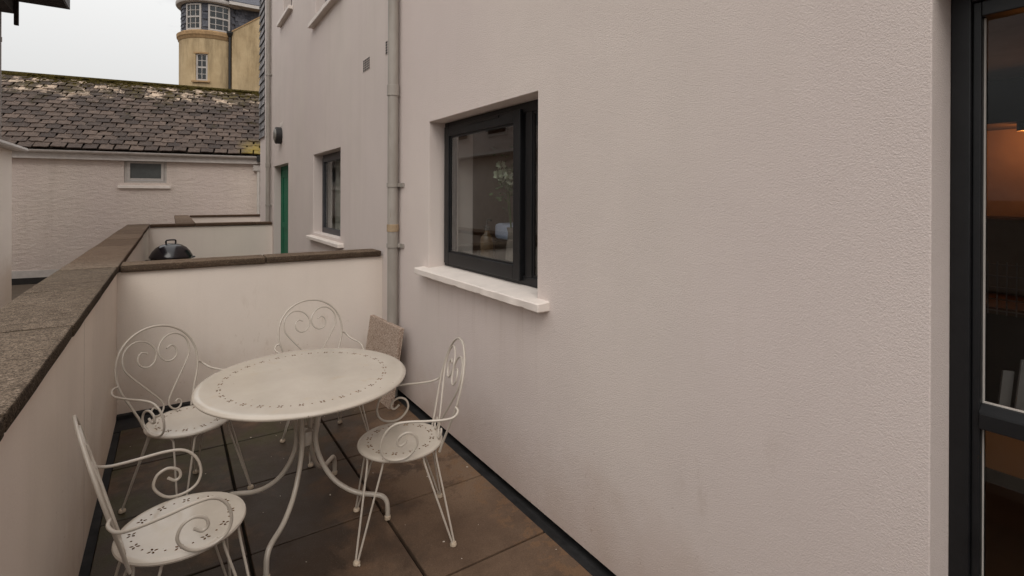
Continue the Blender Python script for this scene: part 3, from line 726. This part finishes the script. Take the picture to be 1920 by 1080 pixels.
pp(MB().tube([(-2.625, 13.0, 2.6), (-2.625, 13.0, 4.949)], .03, 10).lathe([(.03, 0), (.04, .01), (.04, .09), (.03, .1)], (-2.625, 13.0, 4.40), 12).build('downpipe', M_PIPE, smooth=True), tall)

# ================================================================== TOWER
TC = Vector((1.65, 27.7)); TR = 1.38
tow = thing('round_tower_house', 'ochre round corner tower with slate hung top storey and sash windows', 'tower', (TC.x, TC.y, -.62))
def tp(o): return pp(o, tow)
A0 = -PI / 2 - .42; AH = .182
def tower_shell():
    b = MB(); P = lambda t, rr, q: (TC.x + rr * math.cos(t), TC.y + rr * math.sin(t), q)
    angs = [A0 - AH + 2 * AH * i / 4 for i in range(5)] + [A0 + AH + (2 * PI - 2 * AH) * i / 60 for i in range(1, 61)]
    zs = [-.62, 6.68, 7.88, 8.66]
    for i in range(64):
        for j in range(3):
            if j == 1 and i < 4: continue
            t0, t1 = angs[i], angs[i + 1]; b.add([P(t0, TR, zs[j]), P(t1, TR, zs[j]), P(t1, TR, zs[j + 1]), P(t0, TR, zs[j + 1])], [(0, 1, 2, 3)])
    for t in (A0 - AH, A0 + AH): b.add([P(t, TR, 6.68), P(t, TR - .25, 6.68), P(t, TR - .25, 7.88), P(t, TR, 7.88)], [(0, 1, 2, 3)])
    for z_ in (6.68, 7.88):
        for i in range(4): b.add([P(angs[i], TR, z_), P(angs[i + 1], TR, z_), P(angs[i + 1], TR - .25, z_), P(angs[i], TR - .25, z_)], [(0, 1, 2, 3)])
    return b
tp(tower_shell().build('tower_wall', M_OCHRE, smooth=True, weld=True))
tp(MB().lathe([(TR + .01, 8.56), (TR + .04, 8.60), (TR + .05, 8.68), (TR + .09, 8.72), (TR + .10, 8.86), (TR + .02, 8.92), (.5, 8.92)], (TC.x, TC.y, 0), 48).build('cornice', M_CORNICE, smooth=True))
UR = 1.30
tp(MB().lathe([(UR - .03, 8.9), (UR - .03, 10.35)], (TC.x, TC.y, 0), 48).build('upper_wall', M_SLATE_TOWER, smooth=True))
CA = -PI / 2                                             # angle facing the camera side
def arc_window(parent_name, ac, halfw, z0, z1, R, nb, nrows, arch=False, open_=False):
    """sash window on the curved wall centred on angle ac"""
    ah = halfw / R
    fr = MB(); steps = 6
    def ring(a0, a1, za, zb, r0, r1, mb, n=4):
        for i in range(n):
            t0, t1 = a0 + (a1 - a0) * i / n, a0 + (a1 - a0) * (i + 1) / n
            P = lambda t, rr, zz: (TC.x + rr * math.cos(t), TC.y + rr * math.sin(t), zz)
            mb.hexa([P(t0, r0, za), P(t1, r0, za), P(t1, r1, za), P(t0, r1, za), P(t0, r0, zb), P(t1, r0, zb), P(t1, r1, zb), P(t0, r1, zb)])
    w_ = .045 / R
    ring(ac - ah, ac - ah + w_ * 1.6, z0, z1, R - .05, R + .03, fr, 1); ring(ac + ah - w_ * 1.6, ac + ah, z0, z1, R - .05, R + .03, fr, 1)
    ring(ac - ah + w_ * 1.6, ac + ah - w_ * 1.6, z0, z0 + .07, R - .05, R + .028, fr); ring(ac - ah + w_ * 1.6, ac + ah - w_ * 1.6, z1 - .06, z1, R - .05, R + .028, fr)
    zm = (z0 + z1) / 2
    ring(ac - ah + w_ * 1.6, ac + ah - w_ * 1.6, zm - .035, zm + .035, R - .04, R + .024, fr)
    fo = tp(fr.build('window', M_WHITEWOOD))
    gb_ = MB()
    for k in range(1, nb):
        t = ac - ah + 2 * ah * k / nb; ring(t - .008 / R * 1.5, t + .008 / R * 1.5, z0 + .07, z1 - .06, R - .02, R + .018, gb_, 1)
    for k in range(1, nrows):
        if abs(k - nrows / 2) < .1: continue
        zz = z0 + (z1 - z0) * k / nrows; ring(ac - ah + w_ * 1.6, ac + ah - w_ * 1.6, zz - .012, zz + .012, R - .02, R + .0175, gb_)
    gb_ = gb_.build('glazing_bar', M_WHITEWOOD); gb_.parent = fo
    gp = MB(); ring(ac - ah + w_, ac + ah - w_, z0 + .03, z1 - .03, R - .012, R - .004, gp, 6)
    gp = gp.build('pane', M_GLASS_DARK); gp.parent = fo
    return fo
arc_window('w', CA + .10, .43, 8.95, 10.10, UR, 3, 4)
arc_window('w', CA - .72, .36, 8.95, 10.10, UR, 3, 4)
# slates of the top storey, round the curve and along the flank, skipping the windows
r = random.Random(21)
zz = 8.93; row = 0
while zz < 10.25:
    a = CA - 1.75 + (row % 2) * .09
    while a < CA + .66:
        skip = False
        for ac, hw in ((CA + .10, .43), (CA - .72, .36)):
            if abs(a + .09 - ac) < hw / UR + .075 and zz < 10.08: skip = True
        if not skip and a + .17 < CA + .70:
            ro = UR + .015 + r.uniform(0, .006); P = lambda t, rr, q: (TC.x + rr * math.cos(t), TC.y + rr * math.sin(t), q)
            tp(MB().hexa([P(a, ro, zz), P(a + .172, ro, zz), P(a + .172, ro - .012, zz), P(a, ro - .012, zz), P(a, UR - .022, zz + .24), P(a + .172, UR - .022, zz + .24), P(a + .172, UR - .03, zz + .24), P(a, UR - .03, zz + .24)]).build('slate', M_SLATE_TOWER))
        a += .18
    x = TC.x + .78 + (row % 2) * .13
    while x < TC.x + 3.0:
        y_ = TC.y - 1.07
        tp(MB().hexa([(x, y_ - .015, zz), (x + .25, y_ - .015, zz), (x + .25, y_ - .003, zz), (x, y_ - .003, zz), (x, y_ - .0, zz + .24), (x + .25, y_ - .0, zz + .24), (x + .25, y_ + .008, zz + .24), (x, y_ + .008, zz + .24)]).build('slate', M_SLATE_TOWER))
        x += .26
    zz += .17; row += 1
tp(MB().box(TC.x + .80, TC.x + 6, TC.y - 1.06, TC.y + 2, -.62, 10.35).build('upper_wall', M_SLATE_TOWER))
# eaves and roof
tp(MB().lathe([(UR - .05, 10.14), (UR + .18, 10.18), (UR + .21, 10.22), (UR + .21, 10.33), (UR + .17, 10.37), (UR - .1, 10.37)], (TC.x, TC.y, 0), 48).build('eaves_gutter', M_FASCIA, smooth=True))
tp(MB().hexa([(TC.x + .5, TC.y - 1.53, 10.20), (TC.x + 6, TC.y - 1.53, 10.20), (TC.x + 6, TC.y - 1.0, 10.20), (TC.x + .5, TC.y - 1.0, 10.20), (TC.x + .5, TC.y - 1.53, 10.34), (TC.x + 6, TC.y - 1.53, 10.34), (TC.x + 6, TC.y - 1.0, 10.34), (TC.x + .5, TC.y - 1.0, 10.34)]).build('eaves_gutter', M_FASCIA))
tp(MB().lathe([(UR + .15, 10.36), (.02, 11.8)], (TC.x, TC.y, 0), 48).build('roof', M_SLATE_TOWER, smooth=True))
tp(MB().hexa([(TC.x + .3, TC.y - 1.5, 10.37), (TC.x + 6, TC.y - 1.5, 10.37), (TC.x + 6, TC.y + 2, 10.37), (TC.x + .3, TC.y + 2, 10.37), (TC.x + .3, TC.y - 1.48, 10.40), (TC.x + 6, TC.y - 1.48, 10.40), (TC.x + 6, TC.y, 11.9), (TC.x + .3, TC.y, 11.9)]).build('roof', M_SLATE_TOWER))
# ochre flank wall with sloping verge
fy = TC.y - 1.42
pts = [(TC.x + .62, -.62), (TC.x + 5, -.62), (TC.x + 5, 12.2), (TC.x + 1.9, 9.98), (TC.x + .66, 9.02), (TC.x + .62, 8.9)]
tp(MB().prism(pts, 'y', fy, fy + .34).build('flank_wall', M_OCHRE))
cp = [(TC.x + .60, 8.98), (TC.x + .60, 9.03), (TC.x + 1.92, 10.04), (TC.x + 5, 12.3), (TC.x + 5, 12.22), (TC.x + 1.92, 9.985)]
tp(MB().prism(cp, 'y', fy - .03, fy + .36).build('verge_coping', M_CORNICE))
tp(MB().tube([(TC.x + .53, fy + .02, -.62), (TC.x + .53, fy + .02, 8.78)], .055, 10).build('downpipe', M_BLACKPIPE, smooth=True))
tp(MB().lathe([(0, 0), (.07, .02), (.13, .16), (.13, .24), (0, .24)], (TC.x + .53, fy + .0, 8.74), 12).build('hopper', M_BLACKPIPE))
# small window below
a0 = CA - .42
fo = arc_window('w', a0, .235, 6.685, 7.875, TR - .09, 2, 4)
b = MB()
for (aa, ab, za, zb, r1) in ((a0 - .235, a0 + .215, 7.87, 7.94, TR + .012), (a0 - .27, a0 + .25, 6.60, 6.67, TR + .09)):
    for i in range(4):
        t0, t1 = aa + (ab - aa) * i / 4, aa + (ab - aa) * (i + 1) / 4; P = lambda t, rr, q: (TC.x + rr * math.cos(t), TC.y + rr * math.sin(t), q)
        b.hexa([P(t0, TR - .1, za), P(t1, TR - .1, za), P(t1, r1, za), P(t0, r1, za), P(t0, TR - .1, zb), P(t1, TR - .1, zb), P(t1, r1, zb), P(t0, r1, zb)])
tp(b.build('window_surround', M_CORNICE))

# ================================================================== PERFORATED SHEET (table top and seats)
def perforated(name, prof, n, ring, count, scale, mats):
    base = MB().lathe(prof, n=n).build('tmp_base', mats[0], weld=True)
    cut = MB()
    def poly(pts, z0=-.05, z1=.05): cut.prism(pts, 'z', z0, z1, 1)
    for k in range(count):
        t = 2 * PI * (k + .5) / count; c = Vector((ring * math.cos(t), ring * math.sin(t)))
        for q in range(4):
            a = t + PI / 4 + q * PI / 2; d = Vector((math.cos(a), math.sin(a))); nn = Vector((-d.y, d.x))
            L0_, L1_, wd = .0025 * scale, .0150 * scale, .0033 * scale
            pts = [c + d * L0_, c + d * (L0_ + (L1_ - L0_) * .35) + nn * wd, c + d * (L0_ + (L1_ - L0_) * .7) + nn * wd * .9, c + d * L1_, c + d * (L0_ + (L1_ - L0_) * .7) - nn * wd * .9, c + d * (L0_ + (L1_ - L0_) * .35) - nn * wd]
            poly([tuple(p)[:2] for p in pts])
        t2 = 2 * PI * k / count; c2 = Vector((ring * math.cos(t2), ring * math.sin(t2)))
        poly([(c2.x + .0034 * scale * math.cos(i * PI / 4), c2.y + .0034 * scale * math.sin(i * PI / 4)) for i in range(8)])
    cu = cut.build('tmp_cut', list(mats))
    base.data.materials.append(mats[1])
    md = base.modifiers.new('b', 'BOOLEAN'); md.object = cu; md.operation = 'DIFFERENCE'; md.solver = 'EXACT'
    dg = bpy.context.evaluated_depsgraph_get(); me = bpy.data.meshes.new_from_object(base.evaluated_get(dg)); me.name = name
    for o in (base, cu):
        old = o.data; bpy.data.objects.remove(o); bpy.data.meshes.remove(old)
    bm = bmesh.new(); bm.from_mesh(me)
    for f in bm.faces: f.smooth = True
    for e in bm.edges:
        if len(e.link_faces) == 2 and e.calc_face_angle(0) > .5: e.smooth = False
    bm.to_mesh(me); bm.free()
    return me

# ------------------------------------------------------------------ round table
TB = Vector((.559, 2.68, 0))
tab = thing('round_table', 'round cream painted metal table with a pierced flower border and curved legs', 'table', TB, math.radians(-33.9))
prof = [(0, 0), (.455, 0), (.468, -.0008), (.477, -.004), (.483, -.009), (.484, -.013), (.481, -.019), (.476, -.021), (.472, -.018), (.470, -.011), (.462, -.006), (.45, -.0045), (0, -.0045)]
me = perforated('tabletop', prof, 112, .378, 28, 1.02, (M_TOP, M_RUST))
o = bpy.data.objects.new('tabletop', me); COL.objects.link(o); o.parent = tab; o.location = (0, 0, .71)
lp = [(.075, .690), (.066, .62), (.056, .52), (.047, .42), (.055, .345), (.088, .265), (.140, .195), (.205, .150), (.270, .128), (.335, .122), (.378, .114), (.400, .090), (.406, .055), (.406, .012)]
for k in range(4):
    a = k * PI / 2; d = Vector((math.cos(a), math.sin(a), 0))
    lg = MB().tube(smoothpath([(d.x * r_, d.y * r_, z_) for r_, z_ in lp], 6), .0115, 12).build('leg', M_PAINT, tab, smooth=True)
    MB().lathe([(0, .0), (.0135, .0), (.0155, .004), (.0155, .016), (.012, .02)], (d.x * .406, d.y * .406, 0), 14).build('foot_cap', M_CAP, lg, smooth=True)
MB().lathe([(0, .37), (.030, .372), (.034, .38), (.034, .43), (.030, .438), (0, .44)], n=20).build('collar', M_PAINT, tab, smooth=True)
MB().lathe([(.060, .694), (.066, .690), (.072, .694), (.066, .698), (.060, .694)], n=40).lathe([(.20, .696), (.20, .704), (.206, .704), (.206, .696), (.20, .696)], n=48).build('support_ring', M_PAINT, tab, smooth=True)
b = MB()
for k in range(4):
    a = k * PI / 2; d = Vector((math.cos(a), math.sin(a), 0)); b.tube([d * .05 + Vector((0, 0, .696)), d * .44 + Vector((0, 0, .698))], .005, 8)
b.build('support_bar', M_PAINT, tab, smooth=True)

# ------------------------------------------------------------------ scroll chairs
SEAT = perforated('seat', [(0, 0), (.180, 0), (.192, -.001), (.199, -.005), (.2015, -.011), (.199, -.017), (.194, -.016), (.192, -.008), (.184, -.0045), (0, -.0045)], 72, .150, 12, 1.12, (M_TOP, M_RUST))
def hy(z): return -.165 - (z - .43) * .265
def make_chair():
    t = thing('garden_chair', 'x', 'chair', (0, 0, 0))
    o = bpy.data.objects.new('seat', SEAT); COL.objects.link(o); o.parent = t; o.location = (0, .01, .433)
    half = [(.128, .405), (.143, .455), (.174, .53), (.203, .60), (.217, .67), (.207, .745), (.166, .815), (.092, .866), (0, .884)]
    pts = [(x, hy(z), z) for x, z in half] + [(-x, hy(z), z) for x, z in half[-2::-1]]
    bk = MB().tube(smoothpath(pts, 6), .0056, 10).build('backrest', M_PAINT, t, smooth=True)
    hs = [(.072, .470), (.062, .482), (.048, .474), (.045, .455), (.058, .442), (.040, .436), (.018, .452), (.012, .480), (.030, .515), (.090, .590), (.160, .680), (.178, .728), (.168, .782), (.132, .816), (.089, .826), (.045, .812), (.014, .778), (.006, .742), (.022, .706), (.052, .688), (.083, .694), (.103, .716), (.101, .748), (.080, .766), (.052, .756)]
    hs = [(.080, .462), (.076, .482), (.058, .484), (.052, .466)][0:0] + [(.050, .472), (.066, .482), (.080, .468), (.074, .446), (.050, .437), (.026, .449), (.014, .478)] + hs[8:]
    for sx in (1, -1):
        MB().tube(smoothpath([(sx * x, hy(z) + .002, z) for x, z in hs], 5), .0046, 8).build('scroll', M_PAINT, bk, smooth=True)
    ar = [(.213, -.218, .640), (.236, -.224, .630), (.250, -.205, .612), (.247, -.165, .603), (.240, -.090, .603), (.230, -.005, .606), (.220, .055, .596), (.212, .096, .556), (.208, .112, .500), (.206, .098, .455), (.205, .058, .434), (.205, .008, .436), (.206, -.026, .460), (.207, -.046, .497), (.207, -.034, .535), (.207, 0, .549), (.207, .034, .532), (.207, .041, .505), (.207, .024, .494), (.207, 0, .512)]
    for sx in (1, -1):
        MB().tube(smoothpath([(sx * x, y, z) for x, y, z in ar], 5), .0054, 10).build('armrest', M_PAINT, t, smooth=True)
    R_ = .183; zt = .418; cy_ = .01
    for sx in (1, -1):
        for sy in (1, -1):
            foot = Vector((sx * .198, sy * .212 + .0, .012))
            b = MB()
            for sg, off in ((-1, (.0042, -.0042)), (1, (-.0042, .0042))):
                def rim(deg, zz, rr=R_):
                    a = math.radians(45 + sg * deg); return Vector((sx * rr * math.cos(a), cy_ + sy * rr * math.sin(a), zz))
                f = foot + Vector((sx * off[0], sy * off[1], 0)); k1 = rim(15.5, zt - .016, R_ - .001); k2 = rim(13.5, zt - .045, R_ + .001)
                b.tube(smoothpath([rim(34, zt), rim(28, zt), rim(21, zt - .002), k1, k2, k2 + (f - k2) * .35, k2 + (f - k2) * .7, f], 5), .0046, 8)
            lg = b.build('leg', M_PAINT, t, smooth=True)
            MB().lathe([(0, 0), (.012, 0), (.0155, .003), (.016, .011), (.012, .017), (0, .019)], (foot.x, foot.y, 0), 14).build('foot_cap', M_CAP, lg, smooth=True)
    b = MB()
    for q in range(4):
        a0_ = math.radians(q * 90 - 45 + 34); a1_ = math.radians(q * 90 + 45 - 34)
        b.tube([(R_ * math.cos(a0_ + (a1_ - a0_) * i / 6), cy_ + R_ * math.sin(a0_ + (a1_ - a0_) * i / 6), zt) for i in range(7)], .0046, 8, cap=False)
    b.build('seat_frame', M_PAINT, t, smooth=True)
    return t
ch = make_chair()
G = 'scroll backed garden chairs round the table'
def place(o, x, y, fx, fy, label):
    o.location = (x, y, 0); o.rotation_euler = (0, 0, math.atan2(-fx, fy)); tg(o, label, 'chair', G)
c2, c3, c4 = copy_tree(ch), copy_tree(ch), copy_tree(ch)
place(ch, .933, 2.352, -.958, .286, 'cream scroll chair on the right of the table, its back towards the window wall')
place(c2, .080, 3.180, .573, -.820, 'cream scroll chair in the back left corner, heart backrest in full view')
place(c3, .842, 3.430, .200, -.980, 'cream scroll chair behind the table, only its heart backrest and an arm showing')
place(c4, .027, 2.172, .985, .174, 'nearest cream scroll chair, cut off at the bottom left, backrest seen edge on')

# ------------------------------------------------------------------ slabs leaning in the corner
def lean(name, off, label, d=0):
    bn, bf = Vector((1.362 + off, 3.71 + d, .001)), Vector((1.332 + off, 4.31 + d, .001)); tn, tf = Vector((1.440 + off, 3.690 + d, .597)), Vector((1.410 + off, 4.296 + d, .590))
    n = (bf - bn).cross(tn - bn).normalized(); n = n if n.x > 0 else -n; T = n * .0175
    b = MB().hexa([bn, bf, bf + T, bn + T, tn, tf, tf + T, tn + T])
    return b.build(name, M_LEANSLAB, bevel=.002, seg=1, tag=(label, 'slab', 'paving slabs leaning in the corner'))
s1_ = lean('leaning_slab', 0, 'front speckled slab leaning against the downpipe behind the table')
s2_ = lean('leaning_slab', .0195, 'rear slab of the leaning pair, only its edge showing beside the pipe', .004)

# ------------------------------------------------------------------ bulkhead lamp over the green door
lm = thing('wall_lamp', 'round black bulkhead lamp above the green door', 'lamp', (FX, 9.95, 2.68))
def xl(prof, n=24):
    b = MB(); m_ = n; vs = []
    for r_, x in prof:
        for k in range(n): vs.append((x, r_ * math.cos(2 * PI * k / n) * .9, r_ * math.sin(2 * PI * k / n)))
    fs = [(j * n + k, j * n + (k + 1) % n, (j + 1) * n + (k + 1) % n, (j + 1) * n + k) for j in range(len(prof) - 1) for k in range(n)]
    return b.add(vs, fs)
xl([(.001, -.001), (.14, -.001), (.15, -.01), (.15, -.09), (.14, -.10), (.125, -.10), (.12, -.085)]).build('lamp_body', M_LAMPBODY, lm, smooth=True)
xl([(.122, -.088), (.115, -.112), (.08, -.125), (.001, -.13)]).build('diffuser', M_LAMPGLASS, lm, smooth=True)
MB().box(-.002, -.0005, -.13, .13, .17, .24).build('mounting_patch', M_SILL, lm)

# ------------------------------------------------------------------ kettle barbecue
bq = thing('kettle_barbecue', 'black kettle barbecue with shiny domed lid behind the partition wall', 'barbecue', (.0, 9.0, 0), .5)
RB, ZR = .262, .70
MB().lathe([(.05, ZR - .20), (.12, ZR - .185), (.20, ZR - .13), (.25, ZR - .05), (RB, ZR), (RB + .006, ZR + .002)], n=40).build('bowl', M_KETTLE, bq, smooth=True)
lid = MB().lathe([(RB + .008, ZR + .003), (RB + .010, ZR + .012), (RB + .002, ZR + .03), (.235, ZR + .085), (.19, ZR + .14), (.13, ZR + .178), (.06, ZR + .197), (0.001, ZR + .2)], n=48).build('lid', M_KETTLE, bq, smooth=True)
MB().tube(smoothpath([(-.07, 0, ZR + .19), (-.072, 0, ZR + .235), (-.05, 0, ZR + .25), (.04, 0, ZR + .25), (.062, 0, ZR + .235), (.06, 0, ZR + .19)], 4), .011, 10).build('handle', M_KETTLE, lid, smooth=True)
MB().lathe([(.0, .0), (.03, .0), (.03, .006), (0, .006)], (.10, .08, ZR + .178), 14).build('vent_cap', M_STEEL, lid)
for k in range(3):
    a = k * 2 * PI / 3 + .4
    lg = MB().tube([(.15 * math.cos(a), .15 * math.sin(a), ZR - .16), (.30 * math.cos(a), .30 * math.sin(a), .03)], .012, 8).build('leg', M_STEEL, bq, smooth=True)
for sx in (1, -1):
    MB().tube(smoothpath([(sx * .25, -.05, ZR - .03), (sx * .31, -.05, ZR - .02), (sx * .32, 0, ZR - .02), (sx * .31, .05, ZR - .02), (sx * .25, .05, ZR - .03)], 3), .010, 8).build('handle', M_KETTLE, bq, smooth=True)

# ================================================================== THINGS BEHIND THE GLASS
def at(px, py, x):
    d = f2 + r3 * ((px - 960) / F_PX) - u3 * ((py - CY) / F_PX); return CAM + d * (x / d.x)
# soap bottle on the inner sill
p = at(913, 470, 1.80)
sb = thing('soap_bottle', 'brown pump soap bottle standing inside the near window', 'bottle', (p.x, p.y, 1.1005))
MB().lathe([(0, 0), (.042, 0), (.046, .006), (.046, .20), (.042, .225), (.022, .245), (.016, .255), (.016, .27), (0, .27)], n=24).build('bottle_body', plain('amber_plastic', (.10, .06, .03), .25, .5), sb, smooth=True)
MB().lathe([(0, .27), (.019, .27), (.019, .295), (.006, .30), (.006, .335), (0, .335)], n=14).tube([(0, 0, .335), (0, -.02, .342), (0, -.055, .338)], .007, 8).build('pump', M_LAMPBODY, sb, smooth=True)
# flowers
p = at(962, 345, 2.02)
M_LEAF = plain('plant_leaf', (.055, .10, .025), .5, .4, var=.5); M_PETAL = plain('white_petal', (.62, .66, .50), .6, .3, var=.1)
vz = thing('flower_vase', 'white flowers with green leaves in a vase behind the near window', 'flowers', (p.x, p.y, .9205))
MB().lathe([(0, 0), (.05, 0), (.06, .05), (.05, .3), (.035, .42), (.045, .46)], n=18).build('vase', M_INT, vz, smooth=True)
r = random.Random(8); lf = MB(); pt = MB()
for k in range(260):
    c = Vector((r.gauss(0, .05), r.gauss(0, .055), .80 + r.gauss(0, .075)))
    d = Vector((r.uniform(-1, 1), r.uniform(-1, 1), r.uniform(-.5, 1))).normalized(); n_ = d.orthogonal().normalized(); L = r.uniform(.03, .06)
    lf.add([c, c + d * L * .5 + n_ * L * .3, c + d * L, c + d * L * .5 - n_ * L * .3], [(0, 1, 2, 3)])
for q in range(9):
    cc = Vector((-.07 + r.gauss(0, .02), r.gauss(0, .045), .83 + r.gauss(0, .04)))
    for k in range(40):
        d = Vector((r.uniform(-1, 1), r.uniform(-1, 1), r.uniform(-1, 1))).normalized(); n_ = d.orthogonal().normalized()
        c = cc + d * .010; pt.add([c, c + d * .016 + n_ * .014, c + d * .030, c + d * .016 - n_ * .014], [(0, 1, 2, 3)])
lf.build('leaf', M_LEAF, vz); pt.build('petal', M_PETAL, vz)
bt = MB()
for k in range(6): bt.tube([(0, 0, .3), (r.gauss(0, .04), r.gauss(0, .06), .72)], .003, 5)
bt.build('stem', M_LEAF, vz)
MB().box(1.905, 2.45, 1.4, 4.19, .88, .92).box(1.91, 2.43, 1.45, 4.18, .001, .879).build('kitchen_worktop', M_INTWOOD, tag=('dark kitchen worktop inside under the near window', 'worktop'))
p = at(927, 432, 2.10)
ap = thing('appliance', 'low appliance with a pale bluish top beside the soap bottle behind the near window', 'appliance', (2.15, p.y - .2, .921))
pp(MB().box(2.10, 2.32, p.y - .55, p.y, .921, 1.27).build('appliance_body', M_INTDARK, bevel=.01), ap)
pp(MB().box(2.095, 2.325, p.y - .555, p.y + .003, 1.271, 1.395).build('appliance_top', plain('pale_blue_white_plastic', (.60, .64, .80), .4, .4), bevel=.03), ap)
# kitchen seen through the garden door
p = at(1925, 236, 4.45)
cb = thing('kitchen_cupboard', 'dark wall cupboard lit orange from beneath, inside the right hand door', 'cupboard', (4.6, 1.0, 1.5))
m_ = bpy.data.materials.new('lit_bulb'); m_.use_nodes = True
e_ = m_.node_tree.nodes['Principled BSDF']; e_.inputs['Emission Color'].default_value = (1, .36, .08, 1); e_.inputs['Emission Strength'].default_value = .5
ls = pp(MB().lathe([(.036, -.03), (.045, -.03), (.045, .02), (.001, .02)], (p.x, p.y, p.z), 24).build('lamp_shade', M_INTDARK, smooth=True), cb)
o = MB().lathe([(0.001, -.02), (.03, -.018), (.035, -.005), (.035, 0), (.001, 0)], (p.x, p.y, p.z), 18).build('bulb', m_, smooth=True); o.parent = ls
ld = bpy.data.lights.new('cupboard_light', 'POINT'); ld.energy = 6.5; ld.color = (1, .33, .07); ld.shadow_soft_size = .03
lo = bpy.data.objects.new('cupboard_light', ld); COL.objects.link(lo); lo.location = (p.x + .03, p.y, p.z - .06)
for nm, bx, mt in (('cupboard_body', (4.35, 4.79, -.2, 2.2, p.z + .021, 2.345), M_INTDARK), ('shelf', (4.60, 4.79, -.2, 2.2, 1.46, 1.48), M_INTWOOD)):
    pp(MB().box(*bx).build(nm, mt), cb)
ct = thing('kitchen_counter', 'dark kitchen counter inside the right hand door', 'counter', (4.5, 1.0, 0))
pp(MB().box(4.15, 4.79, -.2, 2.2, .90, .94).build('worktop', M_INTWOOD), ct); pp(MB().box(4.19, 4.79, -.2, 2.2, .001, .899).build('cupboard_body', M_INTDARK), ct)
q0 = at(1880, 505, 3.9)
bk = thing('wire_rack', 'pale wire rack in the kitchen behind the glass door', 'rack', (q0.x, q0.y, .941))
b = MB()
for k in range(14): b.box(-.004, .004, -.26 + k * .04, -.255 + k * .04, .0, .30)
for k in range(5): b.box(-.0045, .0045, -.26, .27, .02 + k * .065, .026 + k * .065)
b.build('wire', M_CARD, bk)
for i, (px_, lab) in enumerate(((1880, 'white card standing behind the lower edge of the glass door, nearer the frame'), (1912, 'white card behind the door glass, at the edge of the picture'))):
    p = at(px_, 735, 1.98); o = MB().box(-.003, .003, -.013, .013, .0, .14 + i * .03).build('white_card', M_CARD, tag=(lab, 'card'), loc=(p.x, p.y, p.z - .07)); o.rotation_euler = (0, math.radians(-10), .7)
tbp = at(1905, 760, 1.98)
MB().box(1.92, 2.25, -.3, .62, .80, .84).box(1.93, 1.97, -.28, -.24, .0, .799).box(1.93, 1.97, .54, .58, .0, .799).box(2.19, 2.23, .54, .58, 0, .799).box(2.19, 2.23, -.28, -.24, 0, .799).build('side_table', M_INTDARK, tag=('dark narrow table standing just inside the glass door', 'table'))
